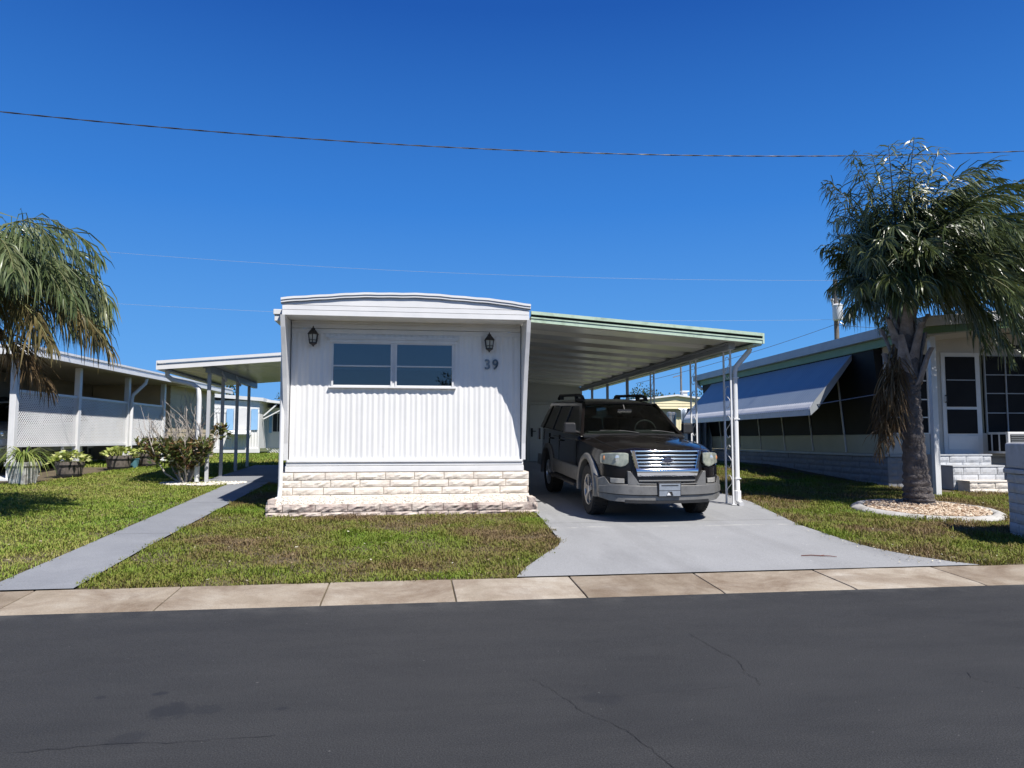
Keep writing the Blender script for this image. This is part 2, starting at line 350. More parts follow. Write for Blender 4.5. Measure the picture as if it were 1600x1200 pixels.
# vehicle
M['paint'] = mat('dark_metallic_paint', (.0055, .0042, .0042), (.0075, .006, .006), 400, .2, metal=0, coat=.4, spec=.2)
M['paint_silver'] = mat('silver_metallic_paint', (.42, .43, .44), (.46, .47, .48), 400, .32, metal=.6, coat=.8)
M['clad'] = mat('silver_beige_cladding', (.19, .187, .18), (.16, .157, .15), 6, .42, metal=.3, grime=((.12, .118, .115), 8))
M['chrome'] = mat('chrome', (.82, .83, .85), rough=.09, metal=1)
M['tyre'] = mat('tyre_rubber', (.014, .014, .015), (.022, .021, .02), 9, .85)
M['rim'] = mat('alloy_rim', (.52, .52, .52), (.45, .45, .45), 6, .3, metal=.75)
M['plastic'] = mat('black_plastic', (.010, .010, .011), (.016, .016, .017), 12, .55)
M['well'] = mat('wheel_well', (.006, .006, .006), rough=.95)
M['car_glass'] = glassmat('car_glass', (.50, .58, .55), 1.55)
M['car_glass_dark'] = glassmat('privacy_glass', (.10, .11, .115), 1.55)
M['lens'] = mat('hazed_headlight_lens', (.36, .37, .30), (.20, .22, .185), 11, .10, coat=1.0)
M['lens_core'] = mat('lamp_reflector', (.80, .82, .78), (.5, .52, .5), 22, .12, metal=.6, coat=1.0)
M['amber'] = mat('amber_lens', (.50, .22, .09), rough=.2, coat=1.0)
M['tail'] = mat('dark_red_lens', (.05, .008, .008), rough=.25, coat=1.0)
M['fog'] = mat('fog_lens', (.34, .33, .30), (.24, .235, .22), 16, .18, coat=.6)
M['plate'] = mat('grey_plate', (.25, .28, .32), (.20, .225, .26), 12, .4)
M['emblem'] = mat('dark_blue_oval', (.012, .022, .06), rough=.25, coat=1.0)
M['seat'] = mat('grey_seat', (.05, .05, .052), (.07, .07, .072), 10, .8)
# ------------------------------------------------------------------ setting
def strip(mb, ys, xl, xr, dz, nx=1):
    rows = []
    for y in ys: rows.append([(lerp(xl(y), xr(y), i / nx), y, zg(y) + dz) for i in range(nx + 1)])
    return mb.grid(rows)
def interp(pts):
    def f(y):
        if y <= pts[0][0]: return pts[0][1]
        for (a, b), (c, d) in zip(pts, pts[1:]):
            if y <= c: return lerp(b, d, (y - a) / (c - a) if c > a else 0)
        return pts[-1][1]
    return f
mb = MB(); ys = [-900, -40, 6.38, 7.15] + [7.15 + i * (20.1 - 7.15) / 12 for i in range(1, 13)] + [30, 60, 200, 1200]
strip(mb, ys, lambda y: -900, lambda y: 900, -.012, 6)
for p in range(len(mb.m)): mb.m[p] = 1 if (p // 6) >= 15 else 0
g = mb.build('ground', [M['soil'], M['far_lawn']]); tag(g, kind='structure')
mb = MB(); mb.grid([[(-120, -4, -.216), (0, -4, -.216), (120, -4, -.216)], [(-120, 2, -.214), (0, 2, -.214), (120, 2, -.214)], [(-120, 6.40, -.218), (0, 6.40, -.218), (120, 6.40, -.218)]])
def crack(mb, pts, w=.006, z=-.2115):
    P = []
    for (a, b) in zip(pts, pts[1:]):
        for i in range(6): P.append((lerp(a[0], b[0], i / 6) + rnd.uniform(-.012, .012), lerp(a[1], b[1], i / 6) + rnd.uniform(-.012, .012)))
    P.append(pts[-1]); rows = []
    for i, p in enumerate(P):
        d = Vector((P[min(i + 1, len(P) - 1)][0] - P[max(i - 1, 0)][0], P[min(i + 1, len(P) - 1)][1] - P[max(i - 1, 0)][1])).normalized(); k = w * rnd.uniform(.25, 1) / 2
        rows.append([(p[0] - d.y * k, p[1] + d.x * k, z), (p[0] + d.y * k, p[1] - d.x * k, z)])
    mb.grid(rows)
mb.mi = 1
crack(mb, [(2.0, 5.1), (2.03, 4.66), (2.06, 4.45), (1.98, 4.25), (2.0, 4.1), (1.98, 4.02)], .0045)
crack(mb, [(.72, 4.3), (.80, 4.1), (.86, 3.9), (.88, 3.75), (1.0, 3.6), (1.06, 3.4), (1.1, 3.2), (1.18, 2.9)], .0042)
crack(mb, [(3.3, 4.05), (3.24, 3.95), (3.32, 3.85), (3.4, 3.75)], .005); crack(mb, [(-1.75, 3.62), (-1.4, 3.66), (-1.0, 3.64), (-.6, 3.66)], .005); crack(mb, [(-.3, 3.9), (.6, 3.94), (1.4, 3.97), (2.0, 4.02)], .002)
crack(mb, [(3.1, 5.3), (3.5, 5.0), (3.7, 4.8)], .002); crack(mb, [(-2.35, 4.6), (-2.1, 4.85), (-1.9, 4.95), (-1.6, 5.0)], .003); crack(mb, [(1.5, 5.9), (1.8, 5.5), (2.0, 5.1)], .002)
r_ = mb.build('road', [M['asphalt'], M['tar']]); tag(r_, kind='structure')
# concrete gutter apron cast in slabs with open joints
mb = MB(); js = [-3.265, -2.03, -.715, .42, 1.57, 2.84, 4.12, 5.45, 6.72]
xs = [js[0] - 1.26 * k for k in range(30, 0, -1)] + js + [js[-1] + 1.26 * k for k in range(1, 30)]
for a, b in zip(xs, xs[1:]):
    t = .006; n = 4; top = []; bot = []; dz = rnd.uniform(-.002, .002)
    for y in (6.385, 6.5, 6.8, 7.10, 7.17):
        z = zg(y) + dz + (.004 if y > 6.39 else -.003)
        wob = lambda x: .012 * math.sin(x * 9.1) * math.sin(x * 3.3 + 1) if y > 7.12 else (.006 * math.sin(x * 7) if y < 6.4 else 0)
        row = [lerp(a + t, b - t, i / n) for i in range(n + 1)]
        top.append([(x, y + wob(x), z) for x in row]); bot.append([(x, y + wob(x), z - .1) for x in row])
    mb.slab(top, bot)
p_ = mb.build('pavement', M['gutter'], bevel=.008); tag(p_, kind='structure')
DL = interp([(7.19, 1.06), (7.6, 1.22), (8.2, 1.52), (8.71, 1.79), (9.0, 1.86), (9.4, 1.88), (11.36, 1.97), (11.38, 1.95), (22.6, 1.95)])
DR = interp([(7.19, 6.02), (7.35, 5.85), (7.6, 5.68), (8.0, 5.50), (8.4, 5.42), (9.8, 5.46), (11, 5.68), (12.2, 5.90), (22.6, 5.95)])
mb = MB(); dys = [7.176, 7.19, 7.35, 7.6, 7.9, 8.2, 8.5, 8.71, 9.0, 9.4, 9.8, 10.28]
strip(mb, dys, DL, DR, .012, 6); strip(mb, [10.29, 11, 11.38, 12.2, 13.5, 15, 17, 19, 20.1, 22.6], DL, DR, .012, 6)
mb.mi = 1; strip(mb, [10.278, 10.292], DL, DR, .0085)
d_ = mb.build('driveway', [M['drive'], M['tar']]); tag(d_, kind='structure')
mb = MB()
for a, b in ((7.176, 9.985), (9.995, 12.9), (12.91, 16.1)):
    strip(mb, [lerp(a, b, i / 3) for i in range(4)], interp([(7.19, -3.72), (16.1, -3.62)]), interp([(7.19, -2.95), (9, -2.97), (16.1, -2.86)]), .012)
mb.build('path', M['slab']); tag(bpy.data.objects['path'], kind='structure')
mb = MB(); mb.slab([[(-4.2, 16.1, zg(16.1) + .035), (-1.95, 16.1, zg(16.1) + .035)], [(-3.95, 20.0, zg(20) + .035), (-1.95, 20.0, zg(20) + .035)]], [[(-4.2, 16.1, .1), (-1.95, 16.1, .1)], [(-3.95, 20.0, .1), (-1.95, 20.0, .1)]])
tag(mb.build('patio', M['slab']), kind='structure')

# ------------------------------------------------------------------ lawns (uncountable: blades in one mesh per lawn)
def inpoly(x, y, poly):
    c = np.zeros(len(x), dtype=bool); n = len(poly)
    for i in range(n):
        x0, y0 = poly[i]; x1, y1 = poly[(i + 1) % n]
        k = ((y0 > y) != (y1 > y)) & (x < (x1 - x0) * (y - y0) / (y1 - y0 + 1e-12) + x0); c ^= k
    return c
def grass(name, poly, dens, m, hmin=.02, hmax=.055, w=.008, holes=(), jit=.048):
    P = np.array(poly); lo = P.min(0) - .05; hi = P.max(0) + .05; n = int((hi - lo).prod() * dens)
    x = NP.uniform(lo[0], hi[0], n); y = NP.uniform(lo[1], hi[1], n)
    wx = jit * (np.sin(x * 13 + y * 7) + np.sin(y * 17 - x * 5) + .8 * np.sin(y * 31)) * .6 + NP.normal(0, jit * .5, n); wy = jit * (np.sin(x * 19 + 2) + np.sin(x * 7.3 + y)) * .5 + NP.normal(0, jit * .4, n)
    k = inpoly(x + wx, y + wy, poly)
    for h in holes: k &= ~inpoly(x + wx * .5, y + wy * .5, h)
    cl = np.sin(x * 2.1 + 1.3 * np.sin(y * 1.7)) * np.sin(y * 2.6 + 1.1 * np.sin(x * 1.9)); k &= NP.uniform(0, 1, n) < .80 + .3 * cl
    x = x[k]; y = y[k]; n = len(x); z = np.interp(y, [6.38, 7.15, 20.1, 60], [-.22, -.178, .47, .47])
    cl = np.sin(x * 5.1 + 1.3 * np.sin(y * 3.7)) * np.sin(y * 4.6 + 1.1 * np.sin(x * 3.9))
    h = NP.uniform(hmin, hmax, n) * (1 + .5 * cl) * np.where(NP.uniform(0, 1, n) < .02, 1.7, 1); az = NP.uniform(0, 2 * np.pi, n); lean = NP.uniform(.2, 1.5, n) * h; ww = w * NP.uniform(.6, 1.3, n)
    dx, dy = np.cos(az), np.sin(az); px, py = -dy, dx
    def pt(f, lf, hf): return x + dx * lean * lf + px * ww * f, y + dy * lean * lf + py * ww * f, z - .012 + h * hf
    V = np.stack([np.stack(pt(*a), 1) for a in ((-.4, 0, 0), (.4, 0, 0), (.5, .45, .75), (-.5, .45, .75), (.12, 1, .95), (-.12, 1, .95))], 1).reshape(-1, 3)
    b = np.arange(n)[:, None] * 6; F = np.concatenate([b + np.array([0, 1, 2, 3]), b + np.array([3, 2, 4, 5])], 0)
    o = mesh_np(name, m, V, F); return o
front_poly = [(-2.95, 7.19), (1.06, 7.2), (1.25, 7.62), (1.53, 8.2), (1.80, 8.72), (1.87, 9.05), (1.88, 9.6), (1.97, 11.30), (-2.06, 11.28), (-2.14, 11.5), (-1.97, 11.8), (-1.97, 15.9), (-2.86, 15.9), (-2.97, 9)]
tag(grass('lawn', front_poly, 4800, M['grass'], .015, .045), 'clipped olive and green lawn in front of the white home', 'grass', kind='stuff')
left_poly = [(-3.73, 7.19), (-3.72, 9), (-3.63, 16.1), (-4.2, 16.15), (-4.0, 19.9), (-6.4, 20.3), (-7.1, 19.2), (-7.35, 17.5), (-7.7, 16.2), (-8.3, 15.9), (-11, 15.7), (-11, 7.19)]
tag(grass('lawn', left_poly, 3400, M['grass_left'], .015, .048, .009), 'bright green lawn left of the grey walkway', 'grass', kind='stuff')
right_poly = [(6.02, 7.19), (5.7, 7.6), (5.52, 8.0), (5.44, 8.4), (5.47, 9.8), (5.7, 11), (5.92, 12.2), (5.97, 20), (9.4, 20), (9.9, 14.3), (9.95, 13.4), (13, 12.9), (13, 7.19)]
ring_c = (8.30, 10.98); ring_r = (.98, 1.02)
ring_poly = [(ring_c[0] + ring_r[0] * math.cos(a), ring_c[1] + ring_r[1] * math.sin(a)) for a in [2 * math.pi * i / 28 for i in range(28)]]
tag(grass('lawn', right_poly, 3300, M['grass'], .02, .065, .009, holes=[ring_poly]), 'patchy green lawn between the driveway and the block pillar', 'grass', kind='stuff')
tag(grass('lawn', [(-10, 20.1), (-1.95, 20.1), (-1.95, 40), (-12, 40)], 520, M['grass_left'], .03, .08, .02), 'far green lawn behind the patio posts', 'grass', kind='stuff')
# small pale leaves lying on the lawns and driveway
def litter(name, n, poly, m, s=(.01, .028), lab='', dz=.035):
    P = np.array(poly); lo = P.min(0); hi = P.max(0); V = []; F = []
    while len(F) < n:
        x = rnd.uniform(lo[0], hi[0]); y = rnd.uniform(lo[1], hi[1])
        if not inpoly(np.array([x]), np.array([y]), poly)[0]: continue
        a = rnd.uniform(0, 6.28); l = rnd.uniform(*s); w = l * rnd.uniform(.3, .6); z = zg(y) + dz + rnd.uniform(0, .012); c, q = math.cos(a), math.sin(a); i = len(V)
        V += [(x - c * l, y - q * l, z), (x + q * w, y - c * w, z + rnd.uniform(0, .012)), (x + c * l, y + q * l, z + rnd.uniform(0, .012)), (x - q * w, y + c * w, z + rnd.uniform(0, .006))]; F.append((i, i + 1, i + 2, i + 3))
    tag(mesh_np(name, m, V, F), lab, 'leaves', kind='stuff')
litter('fallen_leaves', 420, left_poly, M['dry_leaf'], lab='pale dry leaf bits scattered over the left lawn')
litter('fallen_leaves', 220, right_poly, M['dry_leaf'], lab='dry leaf bits scattered over the right lawn')
litter('fallen_leaves', 130, front_poly, M['dry_leaf'], lab='dry leaf bits scattered over the front lawn')
litter('fallen_leaves', 160, [(5.2, 7.25), (6.6, 7.25), (6.6, 7.5), (5.35, 8.6), (5.42, 9.6), (5.2, 9.6)], M['dry_leaf'], (.006, .018), 'leaf crumbs gathered along the right driveway edge', .02)

# ------------------------------------------------------------------ white mobile home, number 39
HX0, HX1, HY = -1.89, 1.86, 11.90
home = thing('mobile_home', 'white ribbed mobile home with split block base and house number 39', 'mobile home', (0, HY, zg(HY)))
def rib(x): 
    return .0038 * math.sin(2 * math.pi * x / .17) + .0042 * math.sin(2 * math.pi * x / .085 + .6)
mb = MB(); n = 460; rows = []
for z in (.84, 1.4, 2.05, 2.86): rows.append([(lerp(HX0 + .05, HX1 - .05, i / n), HY + rib(lerp(HX0 + .05, HX1 - .05, i / n)) + (.003 * math.sin(i * .13 + z * 3) if 1 < z < 2.5 else 0), z) for i in range(n + 1)])
mb.grid(rows); mb.build('front_wall', M['white'], home, True, smooth=40)
# lap boards at the top of the wall
mb = MB()
for k, z in enumerate((2.845, 2.925, 3.0)):
    mb.hexa([(HX0 + .05, HY - .018, z), (HX1 - .05, HY - .018, z), (HX1 - .05, HY + .02, z), (HX0 + .05, HY + .02, z), (HX0 + .05, HY - .006, z + .074), (HX1 - .05, HY - .006, z + .074), (HX1 - .05, HY + .02, z + .074), (HX0 + .05, HY + .02, z + .074)])
mb.build('lap_board', M['white2'], home, True)
mb = MB(); mb.box(HX0, HX1, HY - .035, HY + .03, .655, .745); mb.box(HX0 + .01, HX1 - .01, HY - .025, HY + .03, .752, .80); mb.box(HX0 + .02, HX1 - .02, HY - .045, HY + .03, .805, .845)
mb.build('base_trim', M['white2'], home, True, bevel=.006)
mb = MB()
mb.box(HX0, HX0 + .03, HY + .03, 25.5, .3, 3.12); mb.box(HX1 - .03, HX1, HY + .03, 25.5, .3, 3.12); mb.box(HX0 + .03, HX1 - .03, 25.47, 25.5, .3, 3.12)
mb.build('side_wall', M['white'], home, True)
FY = 11.28
def crown(x): u = (x + .02) / 1.9; return 3.275 + .125 * max(0, 1 - abs(u) ** 1.9)
xs_ = [lerp(HX0 - .02, HX1 + .02, i / 40) for i in range(41)]
mb = MB()                                                         # roof sheet
mb.slab([[(x, FY + .02, crown(x) - .01) for x in xs_], [(x, 25.8, crown(x) - .01) for x in xs_]], [[(x, FY + .02, crown(x) - .05) for x in xs_], [(x, 25.8, crown(x) - .05) for x in xs_]])
mb.build('roof', M['roof_white'], home, True)
mb = MB(); mb.box(HX0 - .0, HX1 + .0, FY, FY + .03, 3.03, 3.105); mb.box(HX0, HX1, FY + .006, FY + .03, 3.113, 3.18)
b = [[(x, FY + .010, max(crown(x) - .075, 3.19)) for x in xs_], [(x, FY + .010, 3.188) for x in xs_]]
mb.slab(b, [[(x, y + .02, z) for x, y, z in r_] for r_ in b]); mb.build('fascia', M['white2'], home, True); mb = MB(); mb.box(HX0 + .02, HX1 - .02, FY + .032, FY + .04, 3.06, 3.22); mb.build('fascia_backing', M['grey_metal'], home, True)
mb = MB()
for lo, hi, dy in ((-.066, -.036, -.022), (-.030, .004, -.035)):
    wv = lambda x: .0035 * math.sin(x * 6) + .0025 * math.sin(x * 17)
    a = [[(x, FY + dy, crown(x) + hi + wv(x)) for x in xs_], [(x, FY + dy, crown(x) + lo + wv(x)) for x in xs_]]
    mb.slab(a, [[(x, FY + .03, z) for x, y, z in r_] for r_ in a])
mb.build('roof_edge', M['white2'], home, True)
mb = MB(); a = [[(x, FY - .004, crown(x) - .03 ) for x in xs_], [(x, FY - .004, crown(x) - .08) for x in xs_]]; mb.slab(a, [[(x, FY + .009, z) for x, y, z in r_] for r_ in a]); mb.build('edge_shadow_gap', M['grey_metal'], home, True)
mb = MB(); mb.hexa([(HX0, FY + .03, 3.035), (HX1, FY + .03, 3.035), (HX1, HY, 3.045), (HX0, HY, 3.045), (HX0, FY + .03, 3.055), (HX1, FY + .03, 3.055), (HX1, HY, 3.065), (HX0, HY, 3.065)])
mb.build('soffit', M['white2'], home, True)
# side fins that taper to the base
prof = [(.84, .03), (1.1, .05), (1.32, .10), (1.6, .16), (1.84, .22), (2.1, .29), (2.35, .37), (2.6, .46), (2.85, .56), (3.03, .615)]
for sx, x0, x1 in ((-1, HX0, HX0 + .035), (1, HX1 - .035, HX1)):
    poly = [(HY - d, z) for z, d in prof] + [(HY + .04, 3.03), (HY + .04, .84)]
    mb = MB(); mb.prism(poly, lambda y, z: (x0, y, z), lambda y, z: (x1, y, z))
    mb.build('side_fin', M['white2'], home, True)
    mb = MB(); xe = (x0 + x1) / 2 + sx * .012
    for (z, d), (z2, d2) in zip(prof, prof[1:]): mb.hexa([(xe - .032, HY - d - .006, z), (xe + .032, HY - d - .006, z), (xe + .032, HY - d + .02, z), (xe - .032, HY - d + .02, z), (xe - .032, HY - d2 - .006, z2), (xe + .032, HY - d2 - .006, z2), (xe + .032, HY - d2 + .02, z2), (xe - .032, HY - d2 + .02, z2)])
    mb.build('corner_trim', M['white2'], home, True)
# gutter ends
mb = MB(); mb.box(HX0 - .17, HX0 - .03, 11.62, 25.5, 2.985, 3.075); mb.box(HX0 - .185, HX0 - .03, 11.60, 25.5, 3.085, 3.165); mb.build('gutter', M['white2'], home, True, bevel=.006)
mb = MB(); mb.tube([(HX0 - .06, 11.75, 2.98), (HX0 - .045, 11.75, 2.6), (HX0 - .045, 11.75, .45), (HX0 - .05, 11.72, .28), (HX0 - .14, 11.62, .2), (HX0 - .2, 11.58, .19)], .035, 8); mb.build('downspout', M['white2'], home, True, smooth=50)
# window
wx0, wx1, wz0, wz1 = -1.215, .715, 2.005, 2.70
win = MB(); win.mi = 0
for a in ((wx0 - .03, wx1 + .03, wz1, wz1 + .05), (wx0, wx0 + .03, wz0, wz1), (wx1 - .03, wx1, wz0, wz1), (-.292, -.262, wz0, wz1), (-.222, -.192, wz0, wz1)):
    win.box(a[0], a[1], HY - .045, HY + .02, a[2], a[3])
win.box(-.262, -.222, HY - .03, HY + .02, wz0, wz1)
for a, b in ((wx0 + .03, -.292), (-.192, wx1 - .03)): win.box(a, b, HY - .040, HY + .01, 2.318, 2.34); win.box(a, b, HY - .032, HY + .01, wz0, wz0 + .02); win.box(a, b, HY - .032, HY + .01, wz1 - .02, wz1)
w_ = win.build('window', M['greywhite'], home, True, bevel=.004)
mb = MB(); mb.box(wx0 - .04, wx1 + .04, HY - .055, HY + .0, wz0 - .028, wz0 - .002); mb.build('sill', M['white2'], w_, True, bevel=.004)
mb = MB(); mb.box(wx0 - .09, wx1 + .09, HY - .05, HY, wz1 + .075, wz1 + .098); mb.box(wx0 - .06, wx1 + .06, HY - .06, HY, wz1 + .052, wz1 + .072); mb.build('drip_cap', M['greywhite'], w_, True)
for a, b in ((wx0 + .03, -.292), (-.192, wx1 - .03)):
    for z0, z1 in ((wz0 + .02, 2.318), (2.34, wz1 - .02)):
        mb = MB(); mb.box(a, b, HY - .030, HY - .027, z0, z1); mb.build('pane', M['win_glass'], w_, True)
    mb = MB(); mb.box(a, b, HY - .0215, HY - .0195, 2.27, wz1 - .01); mb.build('roller_shade', M['shade'], w_, True)
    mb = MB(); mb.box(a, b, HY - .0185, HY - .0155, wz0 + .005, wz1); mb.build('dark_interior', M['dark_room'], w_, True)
hn = MB()
for ch, x in (('3', 1.265), ('9', 1.395)):
    vs, fs = text_mesh(ch, .225, .006, 0, .0055); vs = [(x + px * .92, HY - .022 - pz, 2.375 + py) for px, py, pz in vs]
    mb = MB(); mb.add(vs, fs); mb.build('number_digit', M['number'], home, True)
# block skirt of the home and planter: each block its own rough face, in one mesh
def blocks(mb, x0, x1, y, zs, L=.46, depth=.09, rough=.012, gap=.010, axis='x', sgn=-1, start=.0):
    for r_, (z0, z1) in enumerate(zip(zs, zs[1:])):
        x = x0 - (L * .5 if (r_ + start) % 2 else rnd.uniform(.1, .25) * L * 0 + .12)
        while x < x1:
            xe = x + L * rnd.uniform(.96, 1.04); a, b = max(x, x0), min(xe, x1)
            if b - a > .05:
                nx, nz = 7, 3; pr = rnd.uniform(-.006, .008); top = []; bot = []
                for j in range(nz + 1):
                    row = []; rb = []
                    for i in range(nx + 1):
                        u = lerp(a + gap / 2, b - gap / 2, i / nx); w = lerp(z0 + gap / 2, z1 - gap / 2, j / nz)
                        e = 0 if (i in (0, nx) or j in (0, nz)) else 1; d = sgn * (pr + (.010 + rnd.uniform(-rough, rough)) * e - (0 if e else rnd.uniform(0, .004)))
                        if axis == 'x': row.append((u, y + d, w)); rb.append((u, y - sgn * depth, w))
                        else: row.append((y + d, u, w)); rb.append((y - sgn * depth, u, w))
                    top.append(row); bot.append(rb)
                mb.slab(top, bot)
            x = xe
mb = MB(); blocks(mb, -1.985, 1.94, 11.83, [.03, .075, .19, .305, .42, .535, .65], rough=.010)
blocks(mb, 11.93, 25, -1.985, [.0, .075, .19, .305, .42, .535, .65], axis='y', sgn=-1); blocks(mb, 11.93, 25, 1.94, [.0, .075, .19, .305, .42, .535, .65], axis='y', sgn=1)
mb.mi = 1; mb.box(-1.975, 1.93, 11.84, 11.92, 0, .648)
mb.build('block_skirt', [M['cream_block'], M['mortar']], home, True)
pl = thing('block_planter', 'low split block planter bed along the front of the white home', 'planter', (0, 11.4, zg(11.4)))
mb = MB(); zs = [.0, .085, .20]; blocks(mb, -2.08, 2.0, 11.38, zs, .47, .12, .016)
blocks(mb, 11.385, 11.83, -2.075, zs, .4, .12, .014, axis='y', sgn=-1, start=1); blocks(mb, 11.385, 11.83, 1.995, zs, .4, .12, .014, axis='y', sgn=1, start=1)
blocks(mb, 11.42, 11.83, -2.06, [.185, .27], .42, .1, .01, axis='y', sgn=-1); blocks(mb, 11.42, 11.83, 1.98, [.185, .27], .42, .1, .01, axis='y', sgn=1)
mb.mi = 1; mb.box(-2.06, 1.98, 11.40, 11.48, 0, .19)
mb.build('block_wall', [M['planter_block'], M['dark_mortar']], pl, True)
def gravel(n, fn, s=(.012, .03), flat=.6):
    V = []; F = []
    for _ in range(n):
        x, y, z = fn(); r_ = rnd.uniform(*s); a = rnd.uniform(0, 3.14); c, q = math.cos(a), math.sin(a); i = len(V); e = rnd.uniform(.6, 1.1)
        for u, v, w in ((1, 0, 0), (0, e, 0), (-1, 0, 0), (0, -e, 0), (.15, .1, flat), (-.1, .1, -flat)): V.append((x + r_ * (u * c - v * q), y + r_ * (u * q + v * c), z + r_ * w))
        F += [(i, i + 1, i + 4), (i + 1, i + 2, i + 4), (i + 2, i + 3, i + 4), (i + 3, i, i + 4)]
    return V, F
mb = MB(); rows = []
for j in range(9):
    y = lerp(11.45, 11.83, j / 8); rows.append([(lerp(-2.0, 1.93, i / 60), y, lerp(.17, .285, (j / 8) ** .8) + rnd.uniform(-.008, .008)) for i in range(61)])
mb.grid(rows); mb.build('planter_soil', M['pebble'], pl, True)
def f_():
    t = rnd.random(); return rnd.uniform(-2.0, 1.93), lerp(11.44, 11.82, t), lerp(.178, .288, t ** .8)
V, F = gravel(5200, f_, (.008, .018)); tag(mesh_np('white_pebbles', M['white_gravel'], V, F, pl, pl.location), kind='stuff')
# lanterns
def lantern(x, z, label):
    L = thing('wall_lantern', label, 'lantern', (x, HY - .12, z), 0, 'wall lanterns on the white home')
    h6 = lambda r, zz: (r, zz)
    mb = MB(); mb.lathe([(.088, .045), (.095, .055), (.080, .075), (.045, .115), (.03, .13)], n=6, a0=R(30)); mb.lathe([(.03, .13), (.034, .14), (.018, .152), (.008, .165), (.011, .172), (.002, .185)], n=10); mb.build('hood', M['black_metal'], L)
    mb = MB(); mb.lathe([(.072, .045), (.052, -.085)], n=6, a0=R(30)); mb.build('lantern_glass', M['lamp_glass'], L)
    mb = MB()
    for k in range(6):
        a = R(30 + 60 * k); mb.bar((.078 * math.cos(a), .078 * math.sin(a), .05), (.056 * math.cos(a), .056 * math.sin(a), -.09), .013, .013)
        b = R(90 + 60 * k)
        for rr, zz in ((.0705, -.045), (.056, -.083)): mb.bar((rr * math.cos(a), rr * math.sin(a), zz), (rr * math.cos(b), rr * math.sin(b), zz), .009, .009)
    mb.lathe([(.06, -.085), (.062, -.095), (.03, -.115), (.012, -.125), (.012, -.14)], n=10); mb.build('cage', M['black_metal'], L)
    mb = MB(); mb.lathe([(.0, .0), (.062, .0), (.05, .02), (.0, .025)], (0, .122, 0), 12, 'y'); mb.v = [(a, 2 * .122 - b - .012, c) for a, b, c in mb.v]; mb.bar((0, .1, .0), (0, .08, .0), .02, .02); mb.tube([(0, .11, -.02), (0, .09, -.11), (0, .04, -.135), (0, 0, -.12)], .009, 6); mb.build('wall_bracket', M['black_metal'], L)
lantern(-1.495, 2.76, 'black wall lantern between the left fin and the window')
lantern(1.285, 2.715, 'black wall lantern above the house number 39')

# ------------------------------------------------------------------ carport
cp = thing('carport', 'white pan carport roof with pale green trim attached to the white home', 'carport', (5.4, 11.9, zg(11.9)))
CY0, CY1, CX0, CX1 = 11.42, 22.62, 1.91, 5.80
def zr(x): return 3.045 - .0705 * (x - 1.9)                       # underside of the roof pans
def pan(y):
    u = ((y - CY0 - .25) / 1.02) % 1.0
    return .0 if u < .50 else (.055 * (u - .5) / .07 if u < .57 else (.055 if u < .93 else .055 * (1 - (u - .93) / .07)))
ys = []; y = CY0 + .03
k = 0
while CY0 + .25 + 1.02 * k < CY1:
    for u in (0, .5, .57, .93): ys.append(CY0 + .25 + 1.02 * k + 1.02 * u)
    k += 1
ys = sorted([v for v in ys if CY0 + .03 < v < CY1] + [CY0 + .03, CY1])
mb = MB(); mb.slab([[(x, v, zr(x) + pan(v) + .03) for x in (CX0, CX1 - .02)] for v in ys], [[(x, v, zr(x) + pan(v)) for x in (CX0, CX1 - .02)] for v in ys]); mb.build('roof_pan', M['carport_roof'], cp, True)
mb = MB()
def fasc(mb, z0, z1, y0, y1): mb.hexa([(CX0, y0, zr(CX0) + z0), (CX1, y0, zr(CX1) + z0), (CX1, y1, zr(CX1) + z0), (CX0, y1, zr(CX0) + z0), (CX0, y0, zr(CX0) + z1), (CX1, y0, zr(CX1) + z1), (CX1, y1, zr(CX1) + z1), (CX0, y1, zr(CX0) + z1)])
fasc(mb, -.022, .035, CY0, CY0 + .03); fasc(mb, .039, .062, CY0 - .012, CY0 + .03); fasc(mb, .098, .150, CY0 - .035, CY0 + .03)
mb.build('fascia', M['green_trim'], cp, True)
mb = MB(); fasc(mb, .063, .098, CY0 + .012, CY0 + .03); mb.build('fascia_groove', M['groove'], cp, True)
mb = MB(); z1 = zr(CX1)
mb.box(CX1, CX1 + .03, CY0 - .012, CY1, z1 - .022, z1 + .15); mb.box(CX1 - .16, CX1, CY0 + .031, CY1, z1 - .05, z1 - .024); mb.build('side_gutter', M['green_trim'], cp, True)
mb = MB(); zb = zr(5.4); mb.box(5.345, 5.455, CY0 + .3, CY1, zb - .11, zb - .004); mb.box(5.30, 5.345, CY0 + .3, CY1, zb - .035, zb - .006); mb.build('beam', M['grey_metal'], cp, True)
def scroll_post(y, w):
    mb = MB(); z0 = zg(y) + .012; zt = zb - .11
    for s in (-1, 1): mb.box(5.387, 5.413, y + s * w / 2 - .013, y + s * w / 2 + .013, z0, zt)
    mb.box(5.36, 5.44, y - w / 2 - .04, y + w / 2 + .04, z0, z0 + .012); mb.box(5.36, 5.44, y - w / 2 - .04, y + w / 2 + .04, zt - .012, zt)
    p = mb.build('post', M['white2'], cp, True)
    mb = MB(); n = 5; H = (zt - z0 - .1) / n; a = w / 2 - .018
    for k in range(n):
        c = z0 + .05 + H * (k + .5); s = 1 if k % 2 else -1; pts = []
        for i in range(29):                                         # an S with curled ends
            u = i / 28 * 2 - 1; ang = abs(u) * 6.2; rr = a * (1 - .58 * abs(u)); sg = 1 if u > 0 else -1
            pts.append((5.4, y + s * sg * (rr * math.sin(ang * .75)), c + sg * (H * .30 - rr * math.cos(ang * .75) * .9 + .0) * (abs(u) ** .35)))
        mb.tube(pts, .0062, 5)
    mb.build('scrollwork', M['white2'], p, True, smooth=60)
scroll_post(11.93, .27); scroll_post(13.45, .27); scroll_post(15.85, .24)
